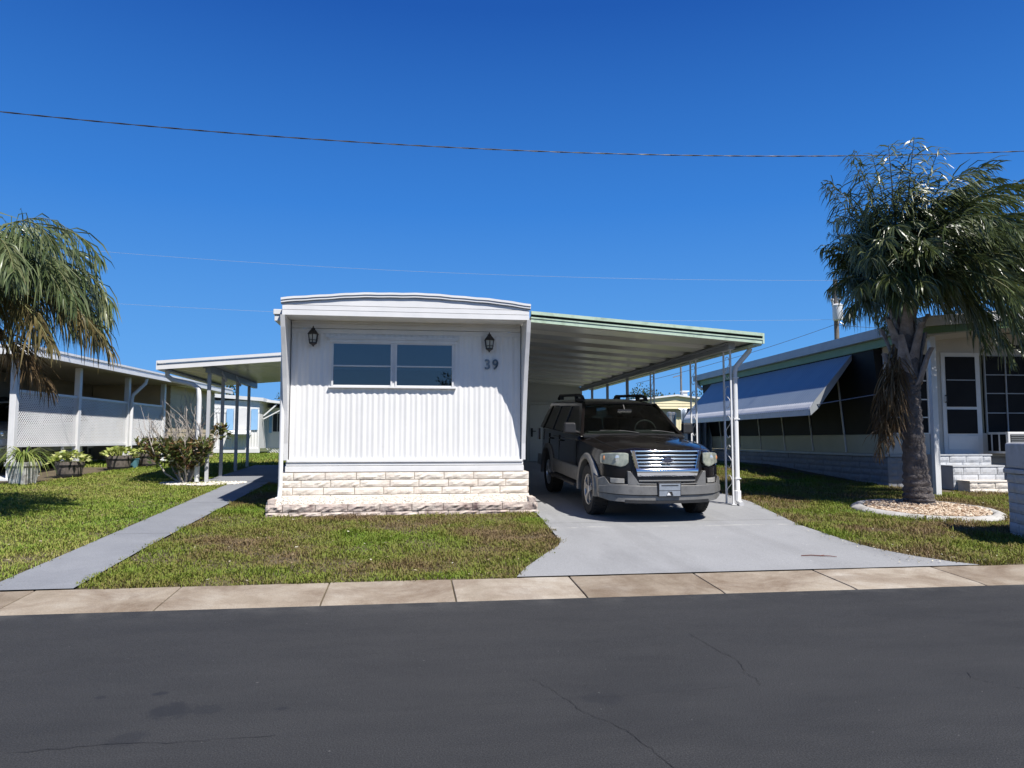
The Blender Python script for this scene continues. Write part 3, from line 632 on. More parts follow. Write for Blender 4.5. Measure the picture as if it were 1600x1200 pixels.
for y in (17.75, 19.6, 21.3):
    mb = MB(); mb.box(5.37, 5.43, y - .03, y + .03, zg(y), zb - .11); mb.build('post', M['grey_metal'], cp, True)
mb = MB(); mb.tube([(5.76, 11.80, zr(5.76) - .06), (5.74, 11.80, 2.66), (5.52, 11.84, 2.40), (5.50, 11.85, 2.30), (5.50, 11.85, .16), (5.50, 11.80, .12), (5.50, 11.70, .09)], .042, 10); mb.build('downspout', M['white2'], cp, True, smooth=50)
mb = MB()
for z in (.5, 1.5, 2.2): mb.box(5.45, 5.55, 11.80, 11.90, z, z + .02)
mb.lathe([(.06, .0), (.06, .16), (.045, .17)], (5.50, 11.85, .14), 10); mb.build('pipe_strap', M['white2'], cp, True)

# storage shed closing the carport
sh = thing('storage_shed', 'grey storage shed with a flat door at the back of the carport', 'shed', (3.65, 22.65, .47))
mb = MB(); mb.hexa([(1.93, 22.65, .47), (5.42, 22.65, .47), (5.42, 25.4, .47), (1.93, 25.4, .47), (1.93, 22.65, zr(1.93) - .012), (5.42, 22.65, zr(5.42) - .012), (5.42, 25.4, zr(5.42) - .012), (1.93, 25.4, zr(1.93) - .012)]); mb.hexa([(1.93, 22.625, 2.6), (5.34, 22.625, 2.6), (5.34, 22.648, 2.6), (1.93, 22.648, 2.6), (1.93, 22.625, zr(1.93) + .07), (5.34, 22.625, zr(5.34) + .07), (5.34, 22.648, zr(5.34) + .07), (1.93, 22.648, zr(1.93) + .07)]); mb.build('wall', M['shed'], sh, True)
mb = MB(); mb.box(3.72, 4.72, 22.612, 22.65, .49, 2.26); dr = mb.build('door', M['shed'], sh, True, bevel=.006)
mb = MB()
for a in ((3.64, 3.71, .48, 2.34), (4.73, 4.80, .48, 2.34), (3.71, 4.73, 2.27, 2.34)): mb.box(a[0], a[1], 22.62, 22.65, a[2], a[3])
mb.box(1.95, 5.42, 22.635, 22.65, 2.36, 2.375); mb.build('door_frame', M['shed'], dr, True)
mb = MB(); mb.lathe([(.03, 0), (.03, -.02), (.014, -.03), (.014, -.06)], (3.80, 22.612, 1.42), 10, 'y'); mb.box(3.80, 3.92, 22.54, 22.56, 1.41, 1.435); mb.box(3.77, 3.83, 22.60, 22.612, 1.25, 1.52); mb.build('handle', M['black_metal'], dr, True)

# ------------------------------------------------------------------ patio cover on the left of the home
pc = thing('patio_cover', 'white flat patio cover on shade-greyed posts left of the white home', 'patio cover', (-4.1, 16, zg(16)))
PX0, PX1, PY0, PY1 = -5.02, HX0, 15.62, 20.6
def zp(x): return 2.60 + .085 * (x + 5.02)
mb = MB(); ys = []
k = 0
while PY0 + .04 + .30 * k < PY1: ys += [PY0 + .04 + .30 * k + d for d in (0, .20, .22, .28)]; k += 1
def rb(v): u = (v - PY0 - .04) % .30; return .0 if u < .205 else .035
mb.slab([[(x, v, zp(x) + rb(v + .001) + .02) for x in (PX0, PX1)] for v in ys], [[(x, v, zp(x) + rb(v + .001)) for x in (PX0, PX1)] for v in ys]); mb.build('roof_pan', M['carport_roof'], pc, True)
mb = MB()
for z0, z1, d in ((-.03, .085, 0), (.092, .15, -.025)):
    mb.hexa([(PX0, PY0 + d, zp(PX0) + z0), (PX1, PY0 + d, zp(PX1) + z0), (PX1, PY0 + .03, zp(PX1) + z0), (PX0, PY0 + .03, zp(PX0) + z0), (PX0, PY0 + d, zp(PX0) + z1), (PX1, PY0 + d, zp(PX1) + z1), (PX1, PY0 + .03, zp(PX1) + z1), (PX0, PY0 + .03, zp(PX0) + z1)])
mb.box(PX0 - .03, PX0, PY0, PY1, zp(PX0) - .03, zp(PX0) + .15); mb.build('fascia', M['white2'], pc, True)
mb = MB(); mb.box(PX0, PX0 + .13, PY0 + .03, PY1, zp(PX0) - .045, zp(PX0) - .006); mb.build('gutter', M['greywhite'], pc, True)
zb2 = zp(-4.1); mb = MB(); mb.box(-4.15, -4.05, PY0 + .2, PY1, zb2 - .14, zb2 - .005); mb.box(-4.2, -4.15, PY0 + .2, PY1, zb2 - .05, zb2 - .006); mb.build('beam', M['grey_metal'], pc, True)
for y in (15.95, 17.1, 18.5, 19.8): mb = MB(); mb.box(-4.132, -4.065, y - .034, y + .034, zg(y), zb2 - .14); mb.build('post', M['post_shaded'], pc, True, bevel=.006)
for y in (17.1, 18.5): mb = MB(); mb.bar((-4.06, y - .4, zp(-4.06) - .03), (-4.06, y + .1, zb2 - .20), .05, .05); mb.build('brace', M['greywhite'], pc, True)
mb = MB(); mb.tube([(-4.90, 15.85, 2.56), (-4.90, 15.86, 2.46), (-4.80, 15.88, 2.38), (-4.42, 15.92, 2.30), (-4.30, 15.92, 2.22), (-4.28, 15.92, 2.0), (-4.28, 15.92, .3)], .05, 8); mb.build('downspout', M['greywhite'], pc, True, smooth=50)
# ------------------------------------------------------------------ vehicle (nose towards -y, origin on the ground under the front axle)
def make_suv(label, loc, tilt, paint, group=None, emblem=True):
    S = thing('parked_car', label, 'car', loc, 0, group); S.rotation_euler = (tilt, 0, R(1.2))
    WB = 2.89
    def hoodz(y): return interp([(-.92, 1.015), (-.80, 1.055), (-.55, 1.095), (-.2, 1.130), (.2, 1.165), (.62, 1.20)])(y)
    def edgez(y): return interp([(-.92, .93), (-.80, .97), (-.55, 1.02), (-.2, 1.06), (.2, 1.095), (.62, 1.125), (.95, 1.15)])(y)
    def half(y): return interp([(-.90, .40), (-.885, .46), (-.85, .56), (-.78, .69), (-.66, .79), (-.5, .865), (-.42, .895), (-.2, .915), (.6, .915), (2.6, .92), (3.4, .905), (3.75, .86), (3.90, .78), (3.93, .70)])(y)
    def sec(y):
        w = half(y); hood = y < .66; front = y < -.45
        zb = interp([(-.9, .46), (-.5, .40), (0, .36), (3, .36), (3.6, .42), (3.93, .46)])(y)
        if hood:
            ze = edgez(y); zc = hoodz(y); zi = lerp(ze, zc, .72)
            return [(0, zb), (w - .14, zb), (w - .03, zb + .10), (w, zb + .25), (w, .78), (w - .012, ze - .10), (w - .035, ze - .03), (w - .085, ze + .005), (w * .80, lerp(ze, zc, .42)), (w * .68, zi), (w * .62, lerp(ze, zc, .94)), (w * .32, zc + .006), (0, zc + .012)]
        zt = interp([(.66, 1.16), (1.2, 1.175), (3.4, 1.21), (3.93, 1.21)])(y)
        return [(0, zb), (w - .14, zb), (w - .03, zb + .10), (w, zb + .25), (w, .80), (w - .006, 1.0), (w - .015, zt - .06), (w - .03, zt - .01), (w - .06, zt), (w * .7, zt), (w * .5, zt), (w * .3, zt), (0, zt)]
    st = [-.90, -.885, -.85, -.78, -.66, -.5, -.3, -.1, .1, .3, .5, .62, .66, .9, 1.3, 1.8, 2.3, 2.8, 3.2, 3.5, 3.75, 3.90, 3.93]
    rows = []
    for y in st:
        h = sec(y); rows.append([(x, y, z) for x, z in h] + [(-x, y, z) for x, z in h[-2:0:-1]])
    mb = MB(); mb.grid(rows, close=True); n = len(rows[0]); mb.add(rows[0], [tuple(range(n))]); mb.add(rows[-1], [tuple(range(n))[::-1]])
    tmp = mb.build('tmp', paint); bm = bmesh.new(); bm.from_mesh(tmp.data); bmesh.ops.remove_doubles(bm, verts=bm.verts, dist=.0005); bmesh.ops.recalc_face_normals(bm, faces=bm.faces); bm.to_mesh(tmp.data); bm.free()
    cuts = []
    for yc in (0, WB):
        for s in (-1, 1):
            m_ = MB(); m_.lathe([(.455, -.22), (.455, .22)], (s * .84, yc, .385), 40, 'x'); c = m_.build('cut', M['well']); cuts.append(c)
            md = tmp.modifiers.new('b', 'BOOLEAN'); md.operation = 'DIFFERENCE'; md.object = c; md.solver = 'EXACT'
    bpy.context.view_layer.update(); dg = bpy.context.evaluated_depsgraph_get()
    me = bpy.data.meshes.new_from_object(tmp.evaluated_get(dg)); bpy.data.objects.remove(tmp)
    for c in cuts: bpy.data.objects.remove(c)
    me.materials.clear(); me.materials.append(paint); me.materials.append(M['well'])
    for p in me.polygons:
        c = p.center; d = min(math.hypot(c.y, c.z - .385), math.hypot(c.y - WB, c.z - .385))
        p.material_index = 1 if (d < .50 and abs(c.x) < .86 and (abs(p.normal.x) > .9 and d < .46 and abs(c.x) < .7 or (abs(p.normal.x) < .2 and .44 < d < .47))) else 0
    me.polygons.foreach_set('use_smooth', [True] * len(me.polygons)); me.set_sharp_from_angle(angle=R(32)); me.name = 'body'
    body = bpy.data.objects.new('body', me); COL.objects.link(body); body.parent = S
    B = lambda mb, name, m, par=S, **k: mb.build(name, m, par, **k)
    # ---- front face patches follow the plan curve of the nose
    def fy(x, z): return -.905 + .215 * (abs(x) / .90) ** 3.2 + .10 * max(0, (abs(x) - .72)) / .18 * 1.0 + (z - .75) * .07
    def patch(mb, pts, off, th, mirror=False):                      # pts: (x, zlo, zhi)
        for s in ((1, -1) if mirror else (1,)):
            P = []
            for (a, b) in zip(pts, pts[1:]):
                for i in range(4): P.append([lerp(a[k], b[k], i / 4) for k in range(3)])
            P.append(list(pts[-1])); top = []; bot = []
            for j in range(5):
                t = j / 4; top.append([(s * x, fy(x, lerp(lo, hi, t)) - off, lerp(lo, hi, t)) for x, lo, hi in P]); bot.append([(s * x, fy(x, lerp(lo, hi, t)) - off + th, lerp(lo, hi, t)) for x, lo, hi in P])
            mb.slab(top, bot)
        return mb
    # painted nose panel behind everything
    mb = MB(); patch(mb, [(-.86, .60, .94), (-.6, .60, .975), (0, .60, 1.0), (.6, .60, .975), (.86, .60, .94)], .004, .05); B(mb, 'nose_panel', paint, smooth=40)
    # bumper
    bp = MB(); patch(bp, [(-.93, .415, .50), (-.8, .41, .53), (-.45, .40, .53), (0, .40, .53), (.45, .40, .53), (.8, .41, .53), (.93, .415, .50)], .092, .16); patch(bp, [(-.92, .34, .408), (-.8, .305, .402), (-.45, .295, .392), (0, .295, .392), (.45, .295, .392), (.8, .305, .402), (.92, .34, .408)], .066, .12)
    patch(bp, [(.93, .49, .60), (.86, .51, .64), (.80, .52, .54)], .07, .14, True)
    patch(bp, [(.58, .52, .73), (.54, .52, .725), (.47, .52, .63), (.42, .52, .55)], .075, .12, True); patch(bp, [(.83, .52, .545), (.58, .52, .545)], .082, .12, True)
    for s in (-1, 1):                                               # sides of the bumper wrapping back to the wheel arch
        bp.hexa([(s * .80, -.72, .34), (s * .915, -.60, .36), (s * .945, -.46, .40), (s * .80, -.46, .36), (s * .80, -.72, .60), (s * .915, -.60, .62), (s * .945, -.46, .64), (s * .80, -.46, .62)])
    bumper = B(bp, 'bumper', M['clad'], smooth=35, bevel=.008)
    mb = MB(); patch(mb, [(-.62, .285, .33), (0, .28, .32), (.62, .285, .33)], .075, .1); B(mb, 'air_dam', M['plastic'], bumper)
    mb = MB(); patch(mb, [(.60, .548, .63), (.83, .548, .635)], .03, .06, True); B(mb, 'bumper_recess', M['plastic'], bumper)
    for s in (-1, 1):
        mb = MB(); P = [(s * x, lo, hi) for x, lo, hi in ((.62, .556, .622), (.70, .556, .624), (.79, .556, .624))]; patch(mb, P, .052, .03); B(mb, 'fog_lamp', M['fog'], bumper, smooth=40, bevel=.005)
    for s in (-1, 1): mb = MB(); patch(mb, [(s * .575, .64, .775), (s * .70, .645, .77), (s * .88, .65, .80)], .028, .05); B(mb, 'headlight_base_panel', paint, smooth=40)
    # grille: tapered chrome frame, four bars, one deep bar
    gw = lambda z: lerp(.435, .525, clamp((z - .64) / .38, 0, 1))
    mb = MB(); patch(mb, [(-.50, .54, .985), (-.4, .54, 1.0), (0, .54, 1.005), (.4, .54, 1.0), (.5, .54, .985)], .018, .02); gr = B(mb, 'grille', M['plastic'])
    mb = MB()
    def hbar(z0, z1, o, th=.03): patch(mb, [(-gw(z1), z0, z1), (-.25, z0, z1), (0, z0, z1), (.25, z0, z1), (gw(z1), z0, z1)], o, th)
    hbar(1.0, 1.022, .050, .05)
    for z in (.952, .903, .854, .806): hbar(z - .011, z + .011, .040)
    mb_b = mb
    mb = MB(); o_ = []
    for s in (-1, 1):
        q = []
        for z in (.655, .74, .83, .92, 1.022):
            q.append([(s * gw(z), fy(gw(z), z) - .058, z), (s * (gw(z) - .05), fy(gw(z) - .05, z) - .066, z)])
        mb.slab(q, [[(x, y + .05, z) for x, y, z in r_] for r_ in q])
    frame = mb
    B(mb_b, 'grille_bar', M['chrome'], gr, smooth=40, bevel=.004); B(frame, 'grille_frame', M['chrome'], gr, smooth=40, bevel=.006)
    mb = MB(); xs_ = [lerp(-1, 1, i / 16) for i in range(17)]; rows = []
    for z, o in ((.655, .045), (.668, .062), (.70, .072), (.735, .076), (.762, .070), (.772, .052)): rows.append([(u * (gw(z) + .0), fy(u * gw(z), z) - o, z) for u in xs_])
    mb.slab(rows, [[(x, y + .03, z) for x, y, z in r_] for r_ in rows]); B(mb, 'grille_deep_bar', M['chrome'], gr, smooth=60)
    mb = MB(); patch(mb, [(-.42, .588, .606), (0, .588, .606), (.42, .588, .606)], .045, .03); patch(mb, [(-.45, .548, .566), (0, .542, .558), (.45, .548, .566)], .08, .04); B(mb, 'lower_grille_bar', M['chrome'], gr, smooth=40)
    if emblem:
        e = MB(); n = 28
        for r0, y0 in ((1.0, -.072),):
            ring = [(.083 * math.cos(2 * math.pi * i / n), .036 * math.sin(2 * math.pi * i / n)) for i in range(n)]
            e.prism(ring, lambda x, z: (x, fy(0, .88) - .072, .883 + z), lambda x, z: (x, fy(0, .88) - .03, .883 + z))
        eb = B(e, 'emblem', M['chrome'], gr, bevel=.004); e = MB(); e.prism([(x * .88, z * .82) for x, z in ring], lambda x, z: (x, fy(0, .88) - .076, .883 + z), lambda x, z: (x, fy(0, .88) - .07, .883 + z)); B(e, 'emblem_field', M['emblem'], eb)
        vs, fs = text_mesh('Ford', .062, .0015, .35); e = MB(); e.add([(px * 1.05, fy(0, .88) - .0785 - pz, .885 + py) for px, py, pz in vs], fs); B(e, 'emblem_lettering', M['chrome'], eb)
    # headlights
    for s in (-1, 1):
        P = [(.555, .845, .975), (.60, .800, .985), (.66, .782, .985), (.74, .800, .982), (.83, .815, .972), (.885, .82, .95)]
        mb = MB(); patch(mb, [(s * x, a, b) for x, a, b in P], .045, .09); hl = B(mb, 'headlight', M['lens'], smooth=45, bevel=.012)
        mb = MB(); mb.ball((s * .685, fy(.685, .90) - .026, .905), .058, 14, 9, sq=(1, .35, 1)); B(mb, 'reflector', M['lens_core'], hl, smooth=60)
        mb = MB(); mb.ball((s * .845, fy(.845, .90) - .030, .90), .035, 12, 8, sq=(.8, .4, 1.1)); mb.ball((s * .615, fy(.615, .83) - .030, .832), .028, 12, 8, sq=(1, .4, .9)); B(mb, 'turn_signal', M['amber'], hl, smooth=60)
    # plate
    mb = MB(); yp = fy(0, .46) - .10
    mb.box(-.17, .17, yp - .012, yp + .02, .375, .575); lp = B(mb, 'licence_plate', M['plastic'], bevel=.008)
    mb = MB(); mb.box(-.155, .155, yp - .018, yp - .012, .388, .562); B(mb, 'plate_face', M['plate'], lp)
    mb = MB(); mb.box(-.125, .125, yp - .021, yp - .018, .53, .542); mb.box(-.155, .155, yp - .0205, yp - .018, .463, .468); mb.prism([(-.05, .395), (.05, .395), (.03, .45), (-.03, .45)], lambda x, z: (x, yp - .0212, z), lambda x, z: (x, yp - .018, z)); B(mb, 'plate_slot', M['plastic'], lp)
    mb = MB(); mb.prism([(-.045, .398), (.012, .398), (-.005, .432), (-.028, .44)], lambda x, z: (x, yp - .0235, z), lambda x, z: (x, yp - .0212, z)); B(mb, 'plate_sticker', M['white2'], lp)
    # hood seams and centre crease
    mb = MB()
    for s in (-1, 1):
        for (y0, y1) in zip([-.84, -.7, -.5, -.25, 0, .3], [-.7, -.5, -.25, 0, .3, .58]):
            f = lambda y: (s * half(y) * .80, y, lerp(edgez(y), hoodz(y), .42) + .002)
            mb.bar(f(y0), f(y1), .008, .006)
    B(mb, 'hood_seam', M['well'])
    # ---- greenhouse
    def sx(z): return lerp(.872, .655, (z - 1.16) / .53)
    zR = 1.69
    def sidepan(mb, poly, o, th, s): mb.prism(poly, lambda y, z: (s * (sx(z) + o), y, z), lambda y, z: (s * (sx(z) + o - th), y, z))
    for s in (-1, 1):
        for poly, o, th in (([(.56, 1.15), (.70, 1.15), (1.44, 1.63), (1.44, zR), (1.30, zR)], .008, .06), ([(1.90, 1.15), (2.00, 1.15), (2.03, 1.64), (1.95, 1.64)], .004, .05), ([(2.74, 1.16), (2.86, 1.17), (2.86, 1.64), (2.80, 1.64)], .004, .05), ([(3.62, 1.18), (3.93, 1.2), (3.80, zR), (3.50, zR), (3.54, 1.64)], .008, .06)):
            mb = MB(); sidepan(mb, poly, o, th, s); B(mb, 'pillar', paint, bevel=.01)
        mb = MB(); sidepan(mb, [(1.40, 1.625), (3.56, 1.625), (3.56, zR), (1.36, zR)], .006, .05, s); B(mb, 'roof_side', paint, bevel=.01)
        for poly, nm in (([(.74, 1.155), (1.90, 1.155), (1.95, 1.63), (1.46, 1.63)], 'front_window'), ([(2.0, 1.155), (2.74, 1.16), (2.80, 1.63), (2.03, 1.63)], 'rear_window'), ([(2.86, 1.165), (3.62, 1.18), (3.54, 1.63), (2.86, 1.63)], 'quarter_window')):
            mb = MB(); sidepan(mb, poly, -.012, .004, s); B(mb, nm, M['car_glass_dark'])
    mb = MB(); rows = []; nx = 12
    for y, zc, ze, hw in ((1.30, 1.705, 1.665, .655), (1.42, 1.735, 1.69, .66), (1.8, 1.765, 1.71, .665), (2.4, 1.775, 1.715, .665), (3.2, 1.765, 1.71, .665), (3.7, 1.735, 1.69, .655), (3.82, 1.70, 1.665, .64)):
        rows.append([(hw * u, y - .05 * (1 - u * u) * (1 if y < 1.5 else 0), lerp(zc, ze, abs(u) ** 3)) for u in [lerp(-1, 1, i / nx) for i in range(nx + 1)]])
    mb.slab(rows, [[(x, y, z - .045) for x, y, z in r_] for r_ in rows]); B(mb, 'roof', paint, smooth=40)
    mb = MB(); rows = []
    for t in (0, .25, .5, .75, 1):
        hw = lerp(.80, .635, t); y = lerp(.56, 1.33, t); z = lerp(1.165, 1.675, t) + .018 * math.sin(math.pi * t)
        rows.append([(hw * u, y - lerp(.13, .05, t) * (1 - u * u), z + lerp(.03, .02, t) * (1 - u * u)) for u in [lerp(-1, 1, i / nx) for i in range(nx + 1)]])
    mb.grid(rows); B(mb, 'windshield', M['car_glass'], smooth=60)
    mb = MB(); rows = []
    for t in (0, .5, 1): hw = lerp(.76, .62, t); y = lerp(3.93, 3.81, t); rows.append([(hw * u, y, lerp(1.2, 1.67, t)) for u in (-1, 0, 1)])
    mb.grid(rows); B(mb, 'rear_windshield', M['car_glass_dark'])
    mb = MB(); rows = []
    for t in (0, 1): rows.append([(.84 * u, lerp(.50, .62, t) - .10 * (1 - u * u), lerp(1.168, 1.185, t) + .03 * (1 - u * u)) for u in [lerp(-1, 1, i / nx) for i in range(nx + 1)]])
    mb.slab(rows, [[(x, y, z - .03) for x, y, z in r_] for r_ in rows]); B(mb, 'cowl', M['plastic'])
    for x0 in (-.05, .55):
        mb = MB(); mb.tube([(x0 + .1, .44, 1.215), (x0 - .12, .52, 1.245), (x0 - .5, .60, 1.245)], .010, 6); B(mb, 'wiper', M['plastic'])
    mb = MB()
    for y in (.86, 1.95): pass
    # cabin
    mb = MB(); mb.box(-.78, .78, .70, .98, 1.165, 1.20); mb.box(-.70, .70, .78, 1.0, 1.20, 1.225); B(mb, 'dashboard', M['plastic'], bevel=.02)
    mb = MB(); pts = [(.38 + .185 * math.cos(a), 1.06 + .05 * math.sin(a), 1.235 + .165 * math.sin(a)) for a in [2 * math.pi * i / 24 for i in range(25)]]; mb.tube(pts, .015, 6); mb.bar((.2, 1.06, 1.235), (.56, 1.06, 1.235), .03, .03); B(mb, 'steering_wheel', M['plastic'])
    for x, y in ((-.38, 1.75), (.38, 1.75), (-.38, 2.7), (.38, 2.7)):
        mb = MB(); mb.hexa([(x - .25, y - .05, 1.0), (x + .25, y - .05, 1.0), (x + .25, y + .1, 1.0), (x - .25, y + .1, 1.0), (x - .21, y + .09, 1.42), (x + .21, y + .09, 1.42), (x + .21, y + .2, 1.42), (x - .21, y + .2, 1.42)]); mb.box(x - .13, x + .13, y + .10, y + .2, 1.46, 1.62); mb.box(x - .05, x + .05, y + .13, y + .17, 1.4, 1.48); B(mb, 'seat', M['seat'], bevel=.03)
    mb = MB(); mb.box(-.12, .12, 1.02, 1.04, 1.52, 1.59); mb.bar((0, 1.03, 1.58), (0, 1.1, 1.66), .015, .015); B(mb, 'rear_view_mirror', M['plastic'])
    mb = MB(); mb.box(-.60, -.47, .70, .705, 1.26, 1.36); 
    # ---- flares, rocker cladding, running board
    for yc in (0, WB):
        for s in (-1, 1):
            mb = MB(); rows = []
            for i in range(25):
                a = R(lerp(-22, 202, i / 24)); c, q = math.cos(a), math.sin(a); ring = []
                for rr, xx in ((.452, .85), (.452, .945), (.475, .962), (.52, .955), (.545, .93), (.545, .85)): ring.append((s * xx, yc + rr * c, max(.385 + rr * q, .33)))
                rows.append(ring)
            mb.grid(rows, close=True); B(mb, 'wheel_arch', M['clad'], smooth=50)
    for s in (-1, 1):
        mb = MB(); rows = []
        for y in (.50, 1.0, 2.0, 2.37): rows.append([(s * xx, y, z) for xx, z in ((.86, .42), (.935, .45), (.945, .60), (.938, .66), (.90, .68))])
        mb.grid(rows); B(mb, 'rocker_cladding', M['clad'], smooth=40); mb = MB(); mb.hexa([(s * .9, 3.40, .45), (s * .9, 3.86, .46), (s * .935, 3.84, .46), (s * .94, 3.40, .45), (s * .9, 3.40, .66), (s * .88, 3.86, .66), (s * .925, 3.84, .66), (s * .94, 3.40, .66)]); B(mb, 'rear_cladding', M['clad'], smooth=40)
        mb = MB(); mb.hexa([(s * .84, .50, .36), (s * .84, 2.40, .36), (s * 1.0, 2.38, .37), (s * 1.0, .54, .37), (s * .84, .50, .42), (s * .84, 2.40, .42), (s * 1.0, 2.38, .41), (s * 1.0, .54, .41)]); B(mb, 'running_board', M['plastic'], bevel=.01)
        # mirrors
        mb = MB(); mb.hexa([(s * .91, .70, 1.19), (s * 1.11, .74, 1.20), (s * 1.11, .86, 1.20), (s * .93, .86, 1.19), (s * .92, .72, 1.37), (s * 1.10, .76, 1.37), (s * 1.10, .86, 1.37), (s * .93, .86, 1.37)]); mb.bar((s * .84, .82, 1.20), (s * .95, .80, 1.23), .09, .05); mr = B(mb, 'side_mirror', M['plastic'], bevel=.03, seg=3)
        mb = MB(); mb.box(s * .945, s * 1.09, .865, .868, 1.215, 1.345); B(mb, 'mirror_glass', M['chrome'], mr)
        # roof rail
        mb = MB(); mb.tube([(s * .575, 1.58, 1.76), (s * .575, 1.66, 1.80), (s * .575, 1.80, 1.822), (s * .575, 1.95, 1.832), (s * .575, 3.15, 1.832), (s * .575, 3.35, 1.83), (s * .575, 3.48, 1.77)], [.030, .034, .032, .026, .026, .032, .030], 8)
        mb.hexa([(s * .545, 1.52, 1.735), (s * .605, 1.52, 1.725), (s * .605, 2.10, 1.735), (s * .545, 2.10, 1.745), (s * .55, 1.60, 1.775), (s * .60, 1.60, 1.775), (s * .60, 2.06, 1.765), (s * .55, 2.06, 1.765)]); mb.bar((s * .575, 2.02, 1.75), (s * .575, 2.10, 1.835), .05, .07, (0, 1, 0)); mb.bar((s * .575, 3.2, 1.75), (s * .575, 3.2, 1.835), .05, .09, (0, 1, 0)); B(mb, 'roof_rail', M['plastic'], smooth=45)
        # door seams and handles
        mb = MB()
        for y in (.70, 1.95, 2.80): mb.box(s * .905, s * .9225, y - .004, y + .004, .68, 1.12)
        mb.box(s * .912, s * .9265, .55, 2.4, 1.085, 1.092); B(mb, 'door_seam', M['well'])
        for y in (1.78, 2.62): mb = MB(); mb.tube([(s * .91, y - .1, 1.03), (s * .945, y - .06, 1.035), (s * .945, y + .06, 1.035), (s * .91, y + .1, 1.03)], .014, 6); B(mb, 'door_handle', paint)
        mb = MB(); mb.box(s * .90, s * .93, 3.70, 3.88, .95, 1.18); B(mb, 'tail_lamp', M['tail'], bevel=.01)
    mb = MB(); mb.box(-.80, .80, 3.86, 4.02, .42, .66); B(mb, 'rear_bumper', M['clad'], bevel=.03)
    mb = MB(); mb.tube([(-.8, 0, .36), (.8, 0, .36)], .06, 8); mb.tube([(-.8, WB, .36), (.8, WB, .36)], .07, 8); mb.box(-.55, .55, -.6, 3.6, .30, .40); B(mb, 'chassis', M['well'])
    for yc in (0, WB):
        for s in (-1, 1):
            mb = MB(); prof = [(.23, -.10), (.30, -.122), (.355, -.118), (.375, -.09), (.378, 0), (.375, .09), (.355, .118), (.30, .122), (.23, .10)]
            mb.lathe(prof, (s * .80, yc, .376), 40, 'x', cap=False)
            for k in range(40):                                     # tread blocks
                a = 2 * math.pi * k / 40
                for xx in (-.07, .07): mb.bar((s * .80 + xx - .03, yc + .379 * math.cos(a), .376 + .379 * math.sin(a)), (s * .80 + xx + .03, yc + .379 * math.cos(a), .376 + .379 * math.sin(a)), .035, .010, (0, math.cos(a), math.sin(a)))
            wh = B(mb, 'wheel', M['tyre'], smooth=40)
            mb = MB(); mb.lathe([(.235, .10), (.232, .105), (.215, .10), (.205, .06), (.205, -.08)] if s > 0 else [(.235, -.10), (.232, -.105), (.215, -.10), (.205, -.06), (.205, .08)], (s * .80, yc, .376), 32, 'x', cap=False)
            for k in range(5):
                a = 2 * math.pi * k / 5 + .3
                for da in (-.16, .16):
                    mb.bar((s * (.80 + .085), yc + .05 * math.cos(a), .376 + .05 * math.sin(a)), (s * (.80 + .092), yc + .21 * math.cos(a + da), .376 + .21 * math.sin(a + da)), .045, .03, (s, 0, 0))
            mb.lathe([(.075, .0), (.07, s * .022), (.03, s * .03), (0, s * .03)], (s * .885, yc, .376), 16, 'x'); rm = B(mb, 'rim', M['rim'], wh, smooth=35)
            mb = MB(); mb.lathe([(.20, 0), (0, s * .001)], (s * .80, yc, .376), 24, 'x', cap=False); mb.lathe([(.15, s * .01), (.15, s * .03), (0, s * .03)], (s * .80, yc, .376), 24, 'x', cap=False); B(mb, 'brake_disc', M['tyre'], wh)
    return S
make_suv('dark sport utility car with silver lower trim parked under the carport', (3.63, 11.09, zg(11.09) + .014), math.atan(.05), M['paint'])
